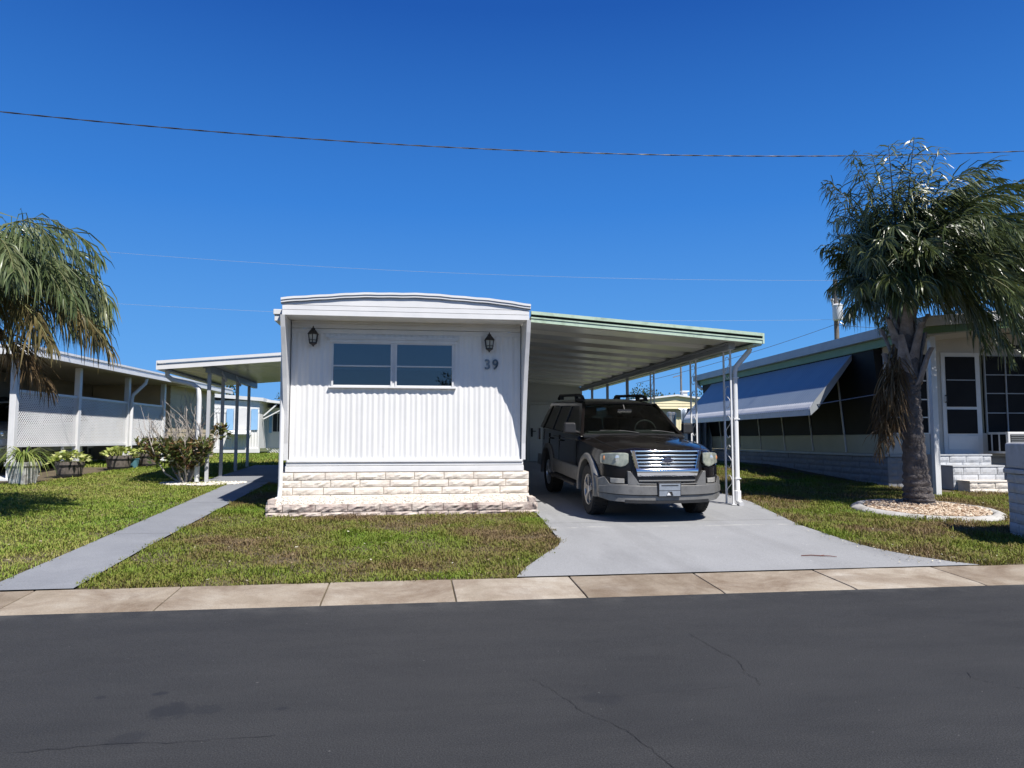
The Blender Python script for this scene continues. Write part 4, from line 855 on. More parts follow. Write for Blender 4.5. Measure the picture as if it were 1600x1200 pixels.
# ------------------------------------------------------------------ palms
def frond_geo(base, az, el, L, droop, wind, leaf, nl, n=14, hang=.5, width=.024, seed=0):
    rg = random.Random(seed); p = Vector(base); d = Vector((math.cos(az) * math.cos(el), math.sin(az) * math.cos(el), math.sin(el))); P = [p.copy()]; ds = L / n
    for i in range(n):
        t = i / n; d = d + Vector((wind[0], wind[1], -droop * (.4 + 1.3 * t))) * ds; d.normalize(); p = p + d * ds; P.append(p.copy())
    V = []; F = []; MI = []
    def at(t):
        f = t * n; i = min(int(f), n - 1); return P[i].lerp(P[i + 1], f - i), (P[i + 1] - P[i]).normalized()
    # stem
    r0 = .022; prev = None
    for i, q in enumerate(P):
        T = (P[min(i + 1, n)] - P[max(i - 1, 0)]).normalized(); S = T.cross(Vector((0, 0, 1)))
        if S.length < .1: S = Vector((math.sin(az), -math.cos(az), 0))
        S.normalize(); U = S.cross(T); r_ = lerp(r0, .004, i / n) * (2.2 if i == 0 else 1.3 if i == 1 else 1)
        b = len(V); V += [tuple(q + S * r_), tuple(q + U * r_ * .7), tuple(q - S * r_), tuple(q - U * r_ * .7)]
        if i:
            for k in range(4): F.append((b - 4 + k, b - 4 + (k + 1) % 4, b + (k + 1) % 4, b + k)); MI.append(1)
    for k in range(nl):
        t = .14 + .86 * (k / (nl - 1)) ** .9; q, T = at(min(t, .999)); S = T.cross(Vector((0, 0, 1)))
        if S.length < .1: S = Vector((math.sin(az), -math.cos(az), 0))
        S.normalize(); U = S.cross(T)
        for s in (-1, 1):
            ll = leaf * (math.sin(math.pi * (.14 + .78 * t)) ** .7) * rg.uniform(.65, 1.2); a = rg.uniform(-1.0, 1.05)
            side = (S * (s * math.cos(a)) + U * math.sin(a)); dd = (side * rg.uniform(.7, 1.0) + T * rg.uniform(.35, .85)).normalized()
            c = q.copy(); w = width * rg.uniform(.7, 1.25); b = len(V); tw = Vector((rg.uniform(-1, 1), rg.uniform(-1, 1), rg.uniform(-.4, .4)))
            for j, (wf) in enumerate((.55, 1.0, .85, .12)):
                W_ = dd.cross(T + tw * .5)
                if W_.length < .05: W_ = dd.cross(Vector((0, 0, 1)))
                W_.normalize(); V += [tuple(c + W_ * (w * wf / 2)), tuple(c - W_ * (w * wf / 2))]
                if j: F.append((b + 2 * j - 2, b + 2 * j - 1, b + 2 * j + 1, b + 2 * j)); MI.append(0)
                dd = (dd + (Vector((wind[0] * 2.2, wind[1] * 2.2, -hang * rg.uniform(.35, 1.5)))) * (.55)).normalized(); c = c + dd * (ll / 3)
    return V, F, MI
def trunk_mesh(mb, path, radii, rings, n=18, jit=.06):
    P = [Vector(p) for p in path]; k = len(P); rows = []
    N = rings
    for i in range(N + 1):
        f = i / N * (k - 1); j = min(int(f), k - 2); u = f - j; c = P[j].lerp(P[j + 1], u); r_ = lerp(radii[j], radii[j + 1], u) * (1 + .05 * math.sin(i * 2.1)) * (1.03 if i % 3 == 0 else .985)
        rows.append([(c.x + r_ * (1 + rnd.uniform(-jit, jit)) * math.cos(2 * math.pi * q / n), c.y + r_ * (1 + rnd.uniform(-jit, jit)) * math.sin(2 * math.pi * q / n), c.z) for q in range(n)])
    mb.grid(rows, close=True)
def make_palm(name, label, base, path, radii, crown, fronds, leaf, mats, dead, boots, group='palms beside the street'):
    T = thing(name, label, 'palm tree', base, 0, group); o = Vector(base)
    mb = MB(); trunk_mesh(mb, path, radii, 70); tr = mb.build('trunk', M['bark'], T, True, smooth=60)
    if boots:
        z0, z1, nb = boots
        for i in range(nb):
            t = i / max(nb - 1, 1); z = lerp(z0, z1, t); a = i * 2.399 + .6; cx, cy = lerp(path[-2][0], path[-1][0], t), lerp(path[-2][1], path[-1][1], t); r0 = lerp(radii[-2], radii[-1], t) + .005; H = rnd.uniform(.42, .62); w0 = rnd.uniform(.13, .17); rows = []
            for j in range(7):
                u = j / 6; w = lerp(w0, .045, u ** .8); out = r0 + .05 * math.sin(u * 2.2) + .16 * u ** 2.2; row = []
                for s in (-1, -.5, 0, .5, 1):
                    b = a + s * w / max(out, .12); rr = out + .025 * (1 - s * s) + rnd.uniform(-.006, .006); row.append((cx + rr * math.cos(b), cy + rr * math.sin(b), z + H * u - .10 * abs(s) * (1 - u) + rnd.uniform(-.006, .006)))
                rows.append(row)
            mb = MB(); mb.slab(rows, [[(lerp(x, cx, .12), lerp(y, cy, .12), zz) for x, y, zz in r_] for r_ in rows]); mb.build('leaf_base', M['boot'], T, True, smooth=60)
    for i, (az, el, L, dr, wd, hg, mi, nl) in enumerate(fronds):
        b = (crown[0] + .10 * math.cos(R(az)), crown[1] + .10 * math.sin(R(az)), crown[2] + rnd.uniform(-.15, .15))
        V, F, MI = frond_geo(b, R(az), R(el), L, dr, wd, leaf, nl, hang=hg, seed=int(az * 13 + el))
        mesh_np('frond', [mats[mi], M['rachis']], V, F, T, o, MI)
    for i, (az, el, L, dr, wd, hg, bz) in enumerate(dead):
        V, F, MI = frond_geo((crown[0] + .14 * math.cos(R(az)), crown[1] + .14 * math.sin(R(az)), bz), R(az), R(el), L, dr, wd, leaf * .85, 46, hang=hg, width=.020, seed=900 + i)
        mesh_np('dry_frond', [M['fibre'], M['fibre']], V, F, T, o, MI)
    return T
# right palm: wind sweeps its crown to the right
fr = []
rp = random.Random(5)
for i in range(50):
    az = i * 137.5 % 360; t = i / 49; c = math.cos(R(az))
    if c < -.15: el, L, dr = lerp(84, 50, t) + rp.uniform(-4, 4), lerp(2.2, 1.15, t) * rp.uniform(.9, 1.05), rp.uniform(.95, 1.35)
    else: el, L, dr = lerp(76, 12, t ** .9) + rp.uniform(-6, 6), lerp(2.6, 2.4, t) * rp.uniform(.92, 1.05), rp.uniform(.55, .85)
    fr.append((az, el, L, dr, (rp.uniform(.12, .30), -.02, 0), rp.uniform(.5, 1.3), 0, 62))
for az, el, L in ((10, 40, 2.9), (-25, 32, 2.8), (35, 35, 2.9), (-5, 55, 3.1), (-60, 45, 2.6), (-100, 52, 2.3), (-140, 66, 1.9), (150, 72, 2.0), (-80, 66, 2.8), (-45, 68, 3.1), (-120, 72, 2.8), (15, 12, 2.5), (-35, 8, 2.4), (5, 74, 3.3), (20, 62, 3.2), (-15, 66, 3.2), (170, 80, 2.4), (-160, 80, 2.4), (-75, 30, 3.0), (-95, 24, 2.8), (-58, 22, 3.1), (-85, 45, 3.1), (-90, 30, 1.8), (-115, 35, 1.35)):
    fr.append((az, el, L * (.88 if el > 70 else 1), .78, (.22, -.02, 0), .9, 0, 64))
for az, el in ((-22, 62), (-8, 66), (8, 60), (24, 66), (-40, 60), (0, 50), (40, 58), (-14, 54)): fr.append((az, el, 3.35, .62, (.20, -.02, 0), .9, 0, 66))
for az in (128, 150, 172, 190, 208, 226, 246, 264): fr.append((az, rp.uniform(66, 76), rp.uniform(2.3, 2.6), .34, (rp.uniform(-.02, .06), 0, 0), 1.0, 0, 64))
for i in range(26):
    az = (i * 137.5 + 40) % 360; c = math.cos(R(az)); fr.append((az + .3, rp.uniform(48, 78), rp.uniform(1.9, 2.4) * (1 if c > -.15 else .62), rp.uniform(.8, 1.2), (rp.uniform(.08, .25), -.02, 0), rp.uniform(.7, 1.4), 0, 64))
for az, el in ((150, 34), (175, 26), (200, 30), (222, 22), (245, 28), (268, 20), (290, 24), (312, 18), (188, 12), (232, 8), (340, 14), (5, 18)): fr.append((az, el, 1.15 if 120 < az < 280 else 2.2, 1.25, (.10, 0, 0), 1.4, 0, 58))
for az in (-32, -18, -5, 6, 17, 29, 42): fr.append((az, rp.uniform(68, 77), rp.uniform(2.9, 3.2), .42, (.16, 0, 0), 1.0, 0, 66))
pb = (8.62, 11.55, zg(11.55))
dd_ = [(185, -72, 1.6, .5, (0, 0, 0), 1.2, 2.85), (200, -66, 1.7, .5, (0, 0, 0), 1.2, 2.75), (215, -70, 1.6, .5, (0, 0, 0), 1.2, 2.9), (190, -70, 1.85, .3, (0, 0, 0), 1.2, 2.7), (178, -66, 1.6, .7, (0, 0, 0), 1.1, 2.95), (207, -74, 1.7, .2, (0, 0, 0), 1.2, 2.75)]
make_palm('palm_tree', 'windswept dark green palm in the gravel ring beside the driveway', pb, [(8.62, 11.55, -.02), (8.61, 11.55, .18), (8.58, 11.55, .6), (8.55, 11.55, 1.3), (8.52, 11.55, 1.9), (8.50, 11.55, 2.25), (8.47, 11.55, 3.75)], [.27, .235, .20, .165, .165, .21, .13], (8.47, 11.55, 3.75), fr, .62, [M['frond'], M['frond_y']], dd_, (2.0, 3.45, 19))
# left palm: trunk just outside the frame, drooping crown
fl = []
rp = random.Random(11)
for i in range(34):
    az = i * 137.5 % 360; t = i / 33; el = lerp(76, 30, t) + rp.uniform(-6, 6)
    fl.append((az, el, lerp(2.05, 1.95, t) * rp.uniform(.9, 1.05), rp.uniform(.95, 1.3), (.02, 0, 0), rp.uniform(1.3, 2.2), 0, 58))
for az, el, L in ((5, 55, 2.35), (-20, 44, 2.3), (25, 42, 2.2), (-45, 54, 2.3), (45, 54, 2.3), (-5, 68, 2.5), (-70, 46, 2.2), (12, 34, 2.1), (-30, 66, 2.35)): fl.append((az, el, L, 1.1, (.02, 0, 0), 1.6, 0, 60))
for az, el, L in ((-8, 10, 2.2), (14, 4, 2.1), (-28, 2, 2.0)): fl.append((az, el, L, .62, (0, 0, 0), 2.0, 1, 50))
dl_ = [(a, e, 1.5, .5, (0, 0, 0), 1.3, 2.95) for a, e in ((-15, -24), (20, -34))]
plb = (-6.2, 11.0, zg(11.0))
make_palm('palm_tree', 'drooping palm with yellowing lower fronds at the left edge', plb, [(-6.2, 11, -.02), (-6.2, 11, .3), (-6.22, 11, 1.5), (-6.2, 11, 2.5), (-6.2, 11, 3.1)], [.22, .17, .14, .15, .12], (-6.2, 11.0, 3.15), fl, .78, [M['frond_l'], M['frond_y']], dl_, None)
# gravel ring around the right palm
rg_ = thing('garden_edging', 'pale concrete edging ring around the right palm', 'garden edging', (ring_c[0], ring_c[1], zg(ring_c[1])))
mb = MB(); N = 64; a_ = []
prof = [(-.09, -.05), (-.09, .02), (-.065, .05), (-.02, .062), (.03, .055), (.085, .03), (.12, .0), (.12, -.05)]
seg = [(s, s + 15) for s in range(0, 64, 16)]
for k in range(4):
    rows = []
    for i in range(k * 16, k * 16 + 17):
        f = i / N; g_ = .0025 if i == k * 16 else (-.0025 if i == k * 16 + 16 else 0); a = 2 * math.pi * (f + g_) + .9; rows.append([(ring_c[0] + (ring_r[0] + r_) * math.cos(a), ring_c[1] + (ring_r[1] + r_) * math.sin(a), zg(ring_c[1] + ring_r[1] * math.sin(a)) + z + rnd.uniform(-.004, .004)) for r_, z in prof])
    mb.grid(rows); mb.add(rows[0], [tuple(range(8))]); mb.add(rows[-1], [tuple(range(8))])
mb.build('edging', M['edging'], rg_, True, smooth=50)
def f2():
    a = rnd.uniform(0, 6.283); q = math.sqrt(rnd.random()); x = ring_c[0] + q * (ring_r[0] - .09) * math.cos(a); y = ring_c[1] + q * (ring_r[1] - .09) * math.sin(a); return x, y, zg(y) + .03 + rnd.uniform(0, .035)
V, F = gravel(4300, f2, (.012, .030)); tag(mesh_np('gravel', M['gravel'], V, F), 'tan river gravel filling the palm ring', 'gravel', kind='stuff')
mb = MB(); rows = [[(ring_c[0] + q * (ring_r[0] - .08) * math.cos(2 * math.pi * i / 40), ring_c[1] + q * (ring_r[1] - .08) * math.sin(2 * math.pi * i / 40), zg(ring_c[1] + q * (ring_r[1] - .08) * math.sin(2 * math.pi * i / 40)) + .03) for i in range(40)] for q in (.02, .5, 1)]
mb.grid(rows, close=True); mb.build('bed_soil', M['soil'], rg_, True)

# ------------------------------------------------------------------ leafy shrub with bare upper branches, and its white gravel
S_ = thing('shrub', 'half bare shrub with reddish green leaves beside the grey walkway', 'shrub', (-4.55, 16.1, zg(16.1)))
tw = MB(); LV = []; LF = []
rs = random.Random(8)
def leafcard(V, F, c, d, l, w, rg, curl=.3):
    d = Vector(d).normalized(); s = d.cross(Vector((rg.uniform(-1, 1), rg.uniform(-1, 1), rg.uniform(-1, 1))))
    if s.length < .05: s = Vector((1, 0, 0))
    s.normalize(); nn = s.cross(d); c = Vector(c); b = len(V)
    V += [tuple(c), tuple(c + d * l * .45 + s * w / 2 + nn * curl * l * .1), tuple(c + d * l - nn * curl * l * .3), tuple(c + d * l * .45 - s * w / 2 + nn * curl * l * .1)]; F.append((b, b + 1, b + 2, b + 3))
def branch(p, d, L, r_, depth):
    p = Vector(p); d = Vector(d).normalized(); pts = [p.copy()]; n = 5
    for i in range(n):
        d = (d + Vector((rs.uniform(-.3, .3), rs.uniform(-.3, .3), rs.uniform(-.05, .25)))).normalized(); p = p + d * (L / n); pts.append(p.copy())
    tw.tube(pts, [lerp(r_, r_ * .55, i / n) for i in range(n + 1)], 5)
    for i, q in enumerate(pts):
        zrel = q.z - zg(16.1)
        if zrel < .92 and depth > 0 and rs.random() < .9:
            for _ in range(13 if zrel < .66 else 5): leafcard(LV, LF, q + Vector((rs.uniform(-.09, .09), rs.uniform(-.09, .09), rs.uniform(-.06, .08))), (rs.uniform(-1, 1), rs.uniform(-1, 1), rs.uniform(-.3, 1)), rs.uniform(.10, .19), rs.uniform(.035, .065), rs)
    if depth < 3:
        for _ in range(3 if depth < 2 else 2):
            i = rs.randint(2, n); a = rs.uniform(0, 6.28); branch(pts[i], d + Vector((math.cos(a), math.sin(a), rs.uniform(-.15, .7))) * .75, L * rs.uniform(.5, .8), r_ * .6, depth + 1)
for k in range(13):
    a = k * 2.4; o_ = rs.uniform(.1, .75); branch((-4.55 + .12 * math.cos(a), 16.1 + .12 * math.sin(a), zg(16.1)), (math.cos(a) * o_ * 1.25, math.sin(a) * o_ * .8, 1), rs.uniform(.75, 1.15), .024, 0)
for q in range(70):
    leafcard(LV, LF, (-3.78 + rs.uniform(-.16, .16), 16.05 + rs.uniform(-.1, .1), 1.42 + rs.uniform(-.16, .16)), (rs.uniform(-1, 1), rs.uniform(-1, 1), rs.uniform(-.3, 1)), rs.uniform(.12, .2), rs.uniform(.05, .08), rs)
tw.tube([(-4.45, 16.1, .35), (-4.2, 16.08, .8), (-3.95, 16.05, 1.12), (-3.8, 16.05, 1.35)], [.02, .017, .013, .009], 5)
S_.scale = (.86, .86, .90); tw.build('branches', M['twig'], S_, True, smooth=60); mesh_np('foliage', M['croton'], LV, LF, S_, S_.location)
def f3():
    a = rnd.uniform(0, 6.283); q = math.sqrt(rnd.random()); return -4.15 + q * .85 * math.cos(a), 15.95 + q * .42 * math.sin(a), zg(y_ := 15.95 + q * .42 * math.sin(a)) + rnd.uniform(0, .022)
V, F = gravel(1900, f3, (.015, .035)); tag(mesh_np('gravel', M['white_gravel'], V, F), 'white stones spread under the half bare shrub', 'gravel', kind='stuff')

# ------------------------------------------------------------------ potted plants in front of the lattice porch
def barrel(x, y, label, seed):
    T = thing('barrel_planter', label, 'barrel planter', (x, y, zg(y)), seed * .7, 'half barrel planters by the lattice porch'); rg = random.Random(seed); n = 24; rows = []
    for rr, z in ((.225, .0), (.25, .08), (.272, .18), (.285, .27), (.292, .34), (.268, .34), (.262, .26)):
        rows.append([((rr - (.006 if j % 2 else 0)) * math.cos(2 * math.pi * j / n), (rr - (.006 if j % 2 else 0)) * math.sin(2 * math.pi * j / n), z) for j in range(n)])
    mb = MB(); mb.grid(rows, close=True); mb.add(rows[0], [tuple(range(n))]); mb.build('tub', M['wood_barrel'], T)
    for z, r_ in ((.05, .247), (.25, .287)):
        mb = MB(); mb.lathe([(r_ - .012, z - .02), (r_ - .002, z - .02), (r_ + .004, z + .02), (r_ - .01, z + .02)], n=24, cap=False); mb.build('hoop', M['black_metal'], T)
    mb = MB(); mb.lathe([(.265, .28), (.14, .31), (0, .32)], n=16, cap=False); mb.build('potting_soil', M['soil'], T)
    V = []; F = []
    for _ in range(170):
        a = rg.uniform(0, 6.28); q = rg.uniform(0, .34); h = .36 + .20 * (1 - (q / .36) ** 2) * rg.uniform(.4, 1) - max(0, q - .25) * .5
        leafcard(V, F, (q * math.cos(a), q * math.sin(a), h), (math.cos(a), math.sin(a), rg.uniform(-.3, .6)), rg.uniform(.09, .17), rg.uniform(.05, .09), rg)
    for _ in range(40):
        a = rg.uniform(0, 6.28); q = rg.uniform(0, .2); e = Vector((q * math.cos(a), q * math.sin(a), .5)); leafcard(V, F, (q * .5 * math.cos(a), q * .5 * math.sin(a), .3), (e.x, e.y, .6), .25, .015, rg)
    mesh_np('foliage', M['hosta'], V, F, T)
barrel(-7.38, 17.5, 'nearest half barrel of yellow green leaves, next to the white stone planter', 1)
barrel(-7.02, 19.3, 'half barrel of yellow green leaves between the nearest barrel and the teal pot', 2)
barrel(-6.62, 20.2, 'half barrel of leaves partly behind the bare shrub, past the teal pot', 3)
sp = thing('stone_planter', 'white square stone planter with arching strap leaves', 'planter', (-7.68, 16.15, zg(16.15)), R(-14))
mb = MB(); rows = []
for w, z in ((.165, 0), (.185, .15), (.215, .34), (.235, .36), (.235, .44), (.20, .44), (.19, .34)): rows.append([(w * sx_, w * sy_, z) for sx_, sy_ in ((-1, -1), (0, -1.02), (1, -1), (1.02, 0), (1, 1), (0, 1.02), (-1, 1), (-1.02, 0))])
mb.grid(rows, close=True); mb.add(rows[0], [tuple(range(8))]); mb.add(rows[-1], [tuple(range(8))]); mb.build('pot', M['stone_pot'], sp, bevel=.008)
V = []; F = []; rg = random.Random(4)
for _ in range(150):
    a = rg.uniform(0, 6.28); c = Vector((.06 * math.cos(a), .06 * math.sin(a), .42)); d = Vector((math.cos(a) * rg.uniform(.25, 1), math.sin(a) * rg.uniform(.25, 1), rg.uniform(.8, 1.6))).normalized(); l = rg.uniform(.45, .85); w = rg.uniform(.018, .032); b = len(V); s = Vector((-math.sin(a), math.cos(a), 0))
    for j in range(7):
        ww = w * (1 - (j / 6.3) ** 2.5) / 2; V += [tuple(c + s * ww), tuple(c - s * ww)]
        if j: F.append((b + 2 * j - 2, b + 2 * j - 1, b + 2 * j + 1, b + 2 * j))
        c = c + d * (l / 6); d = (d + Vector((0, 0, -.42 * (.5 + l)))).normalized()
mesh_np('foliage', M['spider'], V, F, sp)
tp = thing('garden_pot', 'small teal glazed pot between two half barrels', 'flower pot', (-6.83, 19.75, zg(19.75)))
mb = MB(); mb.lathe([(.085, 0), (.115, .12), (.125, .21), (.135, .215), (.135, .24), (.11, .24), (.10, .15), (0, .14)], n=18); mb.build('pot', M['teal'], tp, smooth=40)
V = []; F = []
for _ in range(26): a = rg.uniform(0, 6.28); leafcard(V, F, (.04 * math.cos(a), .04 * math.sin(a), .2), (math.cos(a), math.sin(a), rg.uniform(.6, 2)), rg.uniform(.12, .25), .03, rg)
mesh_np('foliage', M['croton'], V, F, tp)
wj = thing('garden_jug', 'small white ceramic jug in front of the teal pot', 'jug', (-6.93, 19.45, zg(19.45)))
mb = MB(); mb.lathe([(.07, 0), (.105, .05), (.11, .12), (.075, .19), (.06, .23), (.075, .26), (.05, .255), (.04, .2)], n=16); mb.build('pot', M['white2'], wj, smooth=50)
mb = MB(); mb.tube([(.06, -.03, .24), (.12, -.06, .23), (.15, -.07, .16), (.11, -.05, .09)], .011, 6); mb.build('handle', M['white2'], wj, smooth=60)
st = thing('fallen_stick', 'thin red brown stick lying on the driveway', 'stick', (4.52, 7.72, zg(7.72) + .012))
mb = MB(); mb.tube([(-.17, .07, .010), (-.06, .06, .014), (.04, .03, .010), (.12, -.01, .012), (.18, -.05, .008)], [.005, .006, .006, .005, .003], 6); mb.tube([(.03, .03, .012), (.09, .05, .016)], [.004, .002], 5); mb.build('twig', M['stick'], st, smooth=60)
# ------------------------------------------------------------------ beige home with lattice porch (left)
A0 = (-8.44, 17.23, 0); LH = thing('mobile_home', 'beige mobile home with a white lattice porch at the left', 'mobile home', A0, R(-4.5))
gz = lambda yl: zg(17.23 + yl)
def lap_wall(mb, x, y0, y1, z0, z1, step=.16, sgn=1, ax='x'):
    z = z0
    while z < z1 - .01:
        zt = min(z + step, z1)
        if ax == 'x': mb.hexa([(x, y0, z), (x + sgn * .02, y0, z), (x + sgn * .02, y1, z), (x, y1, z), (x, y0, zt), (x + sgn * .004, y0, zt), (x + sgn * .004, y1, zt), (x, y1, zt)])
        else: mb.hexa([(y0, x, z), (y1, x, z), (y1, x + sgn * .02, z), (y0, x + sgn * .02, z), (y0, x, zt), (y1, x, zt), (y1, x + sgn * .004, zt), (y0, x + sgn * .004, zt)])
        z = zt
mb = MB(); mb.box(-2.6, -.10, 8.62, 12.9, .4, 2.97); lap_wall(mb, -.10, 8.6, 12.9, .62, 2.95); lap_wall(mb, 8.62, -2.6, -.10, .62, 2.95, ax='y', sgn=-1); mb.build('wall', M['beige'], LH)
mb = MB(); mb.box(-7.2, -2.64, .62, 12.9, .4, 2.97); lap_wall(mb, -2.64, .6, 8.6, .45, 2.95); lap_wall(mb, .62, -7.2, -2.64, .45, 2.95, ax='y', sgn=-1); mb.build('porch_wall_shaded', M['porch_wall_shaded'], LH)
mb = MB(); mb.box(-2.62, .46, -.48, 8.58, 2.955, 2.975); mb.build('porch_ceiling', M['porch_wall_shaded'], LH)  # added panel, coloured dark so the roof's underside reads as shaded
mb = MB(); mb.box(-7.6, .48, -.5, 13.1, 2.98, 3.12); mb.build('roof', M['roof_white'], LH)
mb = MB()
for x0, y0, x1, y1 in ((.48, -.52, .52, 13.12), ):
    mb.box(x0, x1 + .02, y0, y1, 3.115, 3.165); mb.box(x0, x1 - .01, y0, y1, 3.05, 3.112); mb.box(x0, x1 + .015, y0, y1, 2.955, 3.047)
mb.box(-7.6, .48, -.54, -.5, 3.115, 3.165); mb.box(-7.6, .48, -.525, -.5, 3.05, 3.112); mb.box(-7.6, .48, -.535, -.5, 2.955, 3.047)
mb.build('fascia', M['white2'], LH)
mb = MB(); mb.box(.47, .495, -.4, 13, 3.052, 3.11); mb.build('fascia_recess', M['grey_metal'], LH)
mb = MB(); mb.hexa([(-2.6, -.35, .2), (.16, -.35, .2), (.16, 8.5, .2), (-2.6, 8.5, .2), (-2.6, -.35, .33), (.16, -.35, .33), (.16, 8.5, .52), (-2.6, 8.5, .52)]); mb.build('porch_slab', M['greywhite'], LH)
py_ = [0, 2.6, 5.3, 7.8]
for i, y in enumerate(py_): mb = MB(); mb.box(-.065, .065, y - .065, y + .065, gz(y) - .05, 2.955); mb.build('post', M['white2'], LH, bevel=.006)
def lattice(y0, y1, z0, z1, name):
    mb = MB(); mb.box(-.035, .035, y0, y1, z1 - .06, z1); mb.box(-.035, .035, y0, y1, z0, z0 + .06); fr_ = mb.build('lattice_panel', M['white2'], LH)
    mb = MB(); zz0, zz1 = z0 + .06, z1 - .06; H = zz1 - zz0; W_ = y1 - y0; sp_ = .078; w = .032
    for s in (1, -1):
        k = -H
        while k < W_:
            a, b = (k, 0.0), (k + H, H)                              # line y=k+t, z=t
            t0 = max(0, -k); t1 = min(H, W_ - k)
            if t1 - t0 > .02:
                ya, za, yb, zb_ = k + t0, t0, k + t1, t1
                if s < 0: za, zb_ = H - za, H - zb_
                x = .010 * s; q = w * .707 / 2 * 1.414
                mb.hexa([(x - .005, y0 + clamp(ya - q, 0, W_), zz0 + za), (x + .005, y0 + clamp(ya - q, 0, W_), zz0 + za), (x + .005, y0 + clamp(ya + q, 0, W_), zz0 + za), (x - .005, y0 + clamp(ya + q, 0, W_), zz0 + za),
                         (x - .005, y0 + clamp(yb - q, 0, W_), zz0 + zb_), (x + .005, y0 + clamp(yb - q, 0, W_), zz0 + zb_), (x + .005, y0 + clamp(yb + q, 0, W_), zz0 + zb_), (x - .005, y0 + clamp(yb + q, 0, W_), zz0 + zb_)])
            k += sp_
    mb.build('lattice', M['white2'], fr_)
for a, b in zip(py_, py_[1:]): lattice(a + .066, b - .066, 1.0, 2.25, '')
mb = MB(); mb.tube([(.42, 5.55, 2.96), (.40, 5.52, 2.80), (.13, 5.36, 2.45), (.11, 5.34, 2.3), (.11, 5.34, .55)], .05, 8); mb.build('downspout', M['white2'], LH, smooth=50)
mb = MB(); mb.box(-2.62, -2.56, 2.35, 2.95, 1.75, 2.75); wn = mb.build('window', M['greywhite'], LH)
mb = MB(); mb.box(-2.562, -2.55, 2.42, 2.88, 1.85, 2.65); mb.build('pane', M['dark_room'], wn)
cw = (-9.95, 18.62)
make_suv('silver car half hidden behind the first porch post of the beige home', (cw[0], cw[1] + .6, .40), .02, M['paint_silver'], emblem=False)
lv = thing('louvered_panel', 'white louvered panel standing under the porch lattice', 'louvered panel', (-8.55, 20.3, zg(20.3)), R(-4.5))
mb = MB()
for y in (-.42, .38): mb.box(-.03, .03, y, y + .05, 0, .62)
for z in (0, .57): mb.box(-.03, .03, -.42, .43, z, z + .05)
mb.build('frame', M['greywhite'], lv)
for k in range(4): mb = MB(); mb.bar((0, -.37, .12 + k * .125), (0, .38, .12 + k * .125), .015, .10, (.5, 0, 1)); mb.build('slat', M['greywhite'], lv)

# ------------------------------------------------------------------ white home with blue shutters (far left)
FH = thing('mobile_home', 'far white mobile home with light blue shutters behind the patio posts', 'mobile home', (-7.5, 36, .47))
mb = MB(); n = 60
mb.box(-11.5, -6.98, 36.02, 44, .75, 3.0); rows = []
for z in (.75, 2.42): rows.append([(lerp(-9.6, -6.96, i / n), 36 + .012 * math.sin(i * 2.1), z) for i in range(n + 1)])
mb.grid(rows); lap_wall(mb, 36.0, -9.6, -6.96, 2.42, 3.0, .19, -1, 'y'); mb.box(-6.98, -4.2, 38.0, 44, .75, 2.75); mb.build('wall', M['white'], FH, True)
mb = MB(); mb.hexa([(-11.8, 35.8, 3.35), (-6.75, 35.8, 2.96), (-6.75, 44, 2.96), (-11.8, 44, 3.35), (-11.8, 35.8, 3.52), (-6.75, 35.8, 3.12), (-6.75, 44, 3.12), (-11.8, 44, 3.52)]); mb.hexa([(-6.74, 36.6, 2.96), (-4.0, 36.6, 2.66), (-4.0, 44, 2.66), (-6.74, 44, 2.96), (-6.74, 36.6, 3.08), (-4.0, 36.6, 2.80), (-4.0, 44, 2.80), (-6.74, 44, 3.08)]); mb.build('roof', M['roof_white'], FH, True)
mb = MB(); mb.box(-9.6, -6.9, 35.95, 36.0, .55, .75); mb.build('base_trim', M['white2'], FH, True)
for x0, x1 in ((-8.42, -8.12), (-7.32, -7.02)): mb = MB(); mb.box(x0, x1, 35.93, 35.98, 1.62, 2.58); mb.build('shutter', M['blue_shutter'], FH, True)
mb = MB(); mb.box(-8.10, -7.34, 35.95, 36.0, 1.62, 2.58); wf = mb.build('window', M['white2'], FH, True)
mb = MB(); mb.hexa([(-8.3, 35.55, 1.35), (-7.3, 35.55, 1.35), (-7.3, 36, 1.4), (-8.3, 36, 1.4), (-8.3, 35.5, 1.42), (-7.3, 35.5, 1.42), (-7.3, 36, 1.62), (-8.3, 36, 1.62)]); mb.build('window_box', M['white2'], wf, True)
mb = MB(); mb.box(-6.72, -6.2, 37.94, 38.0, 1.5, 2.5); w2 = mb.build('window', M['white2'], FH, True)
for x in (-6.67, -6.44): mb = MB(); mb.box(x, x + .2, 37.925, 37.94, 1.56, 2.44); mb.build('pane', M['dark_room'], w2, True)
mb = MB(); mb.box(-6.86, -6.73, 37.95, 38.0, 1.5, 2.5); mb.build('shutter', M['blue_shutter'], FH, True)
mb = MB(); mb.bar((-6.9, 36.7, 2.3), (-6.3, 36.7, 2.85), .06, .06); mb.bar((-6.9, 36.7, 2.15), (-5.9, 36.7, 2.7), .05, .05); mb.build('eave_bracket', M['white2'], FH, True)
mb = MB()
for k in range(26): mb.bar((-6.95 + k * .12, 37.96, .45), (-6.65 + k * .12, 37.96, .74), .03, .03); mb.bar((-6.65 + k * .12, 37.93, .45), (-6.95 + k * .12, 37.93, .74), .03, .03)
mb.build('skirt_lattice', M['white2'], FH, True)

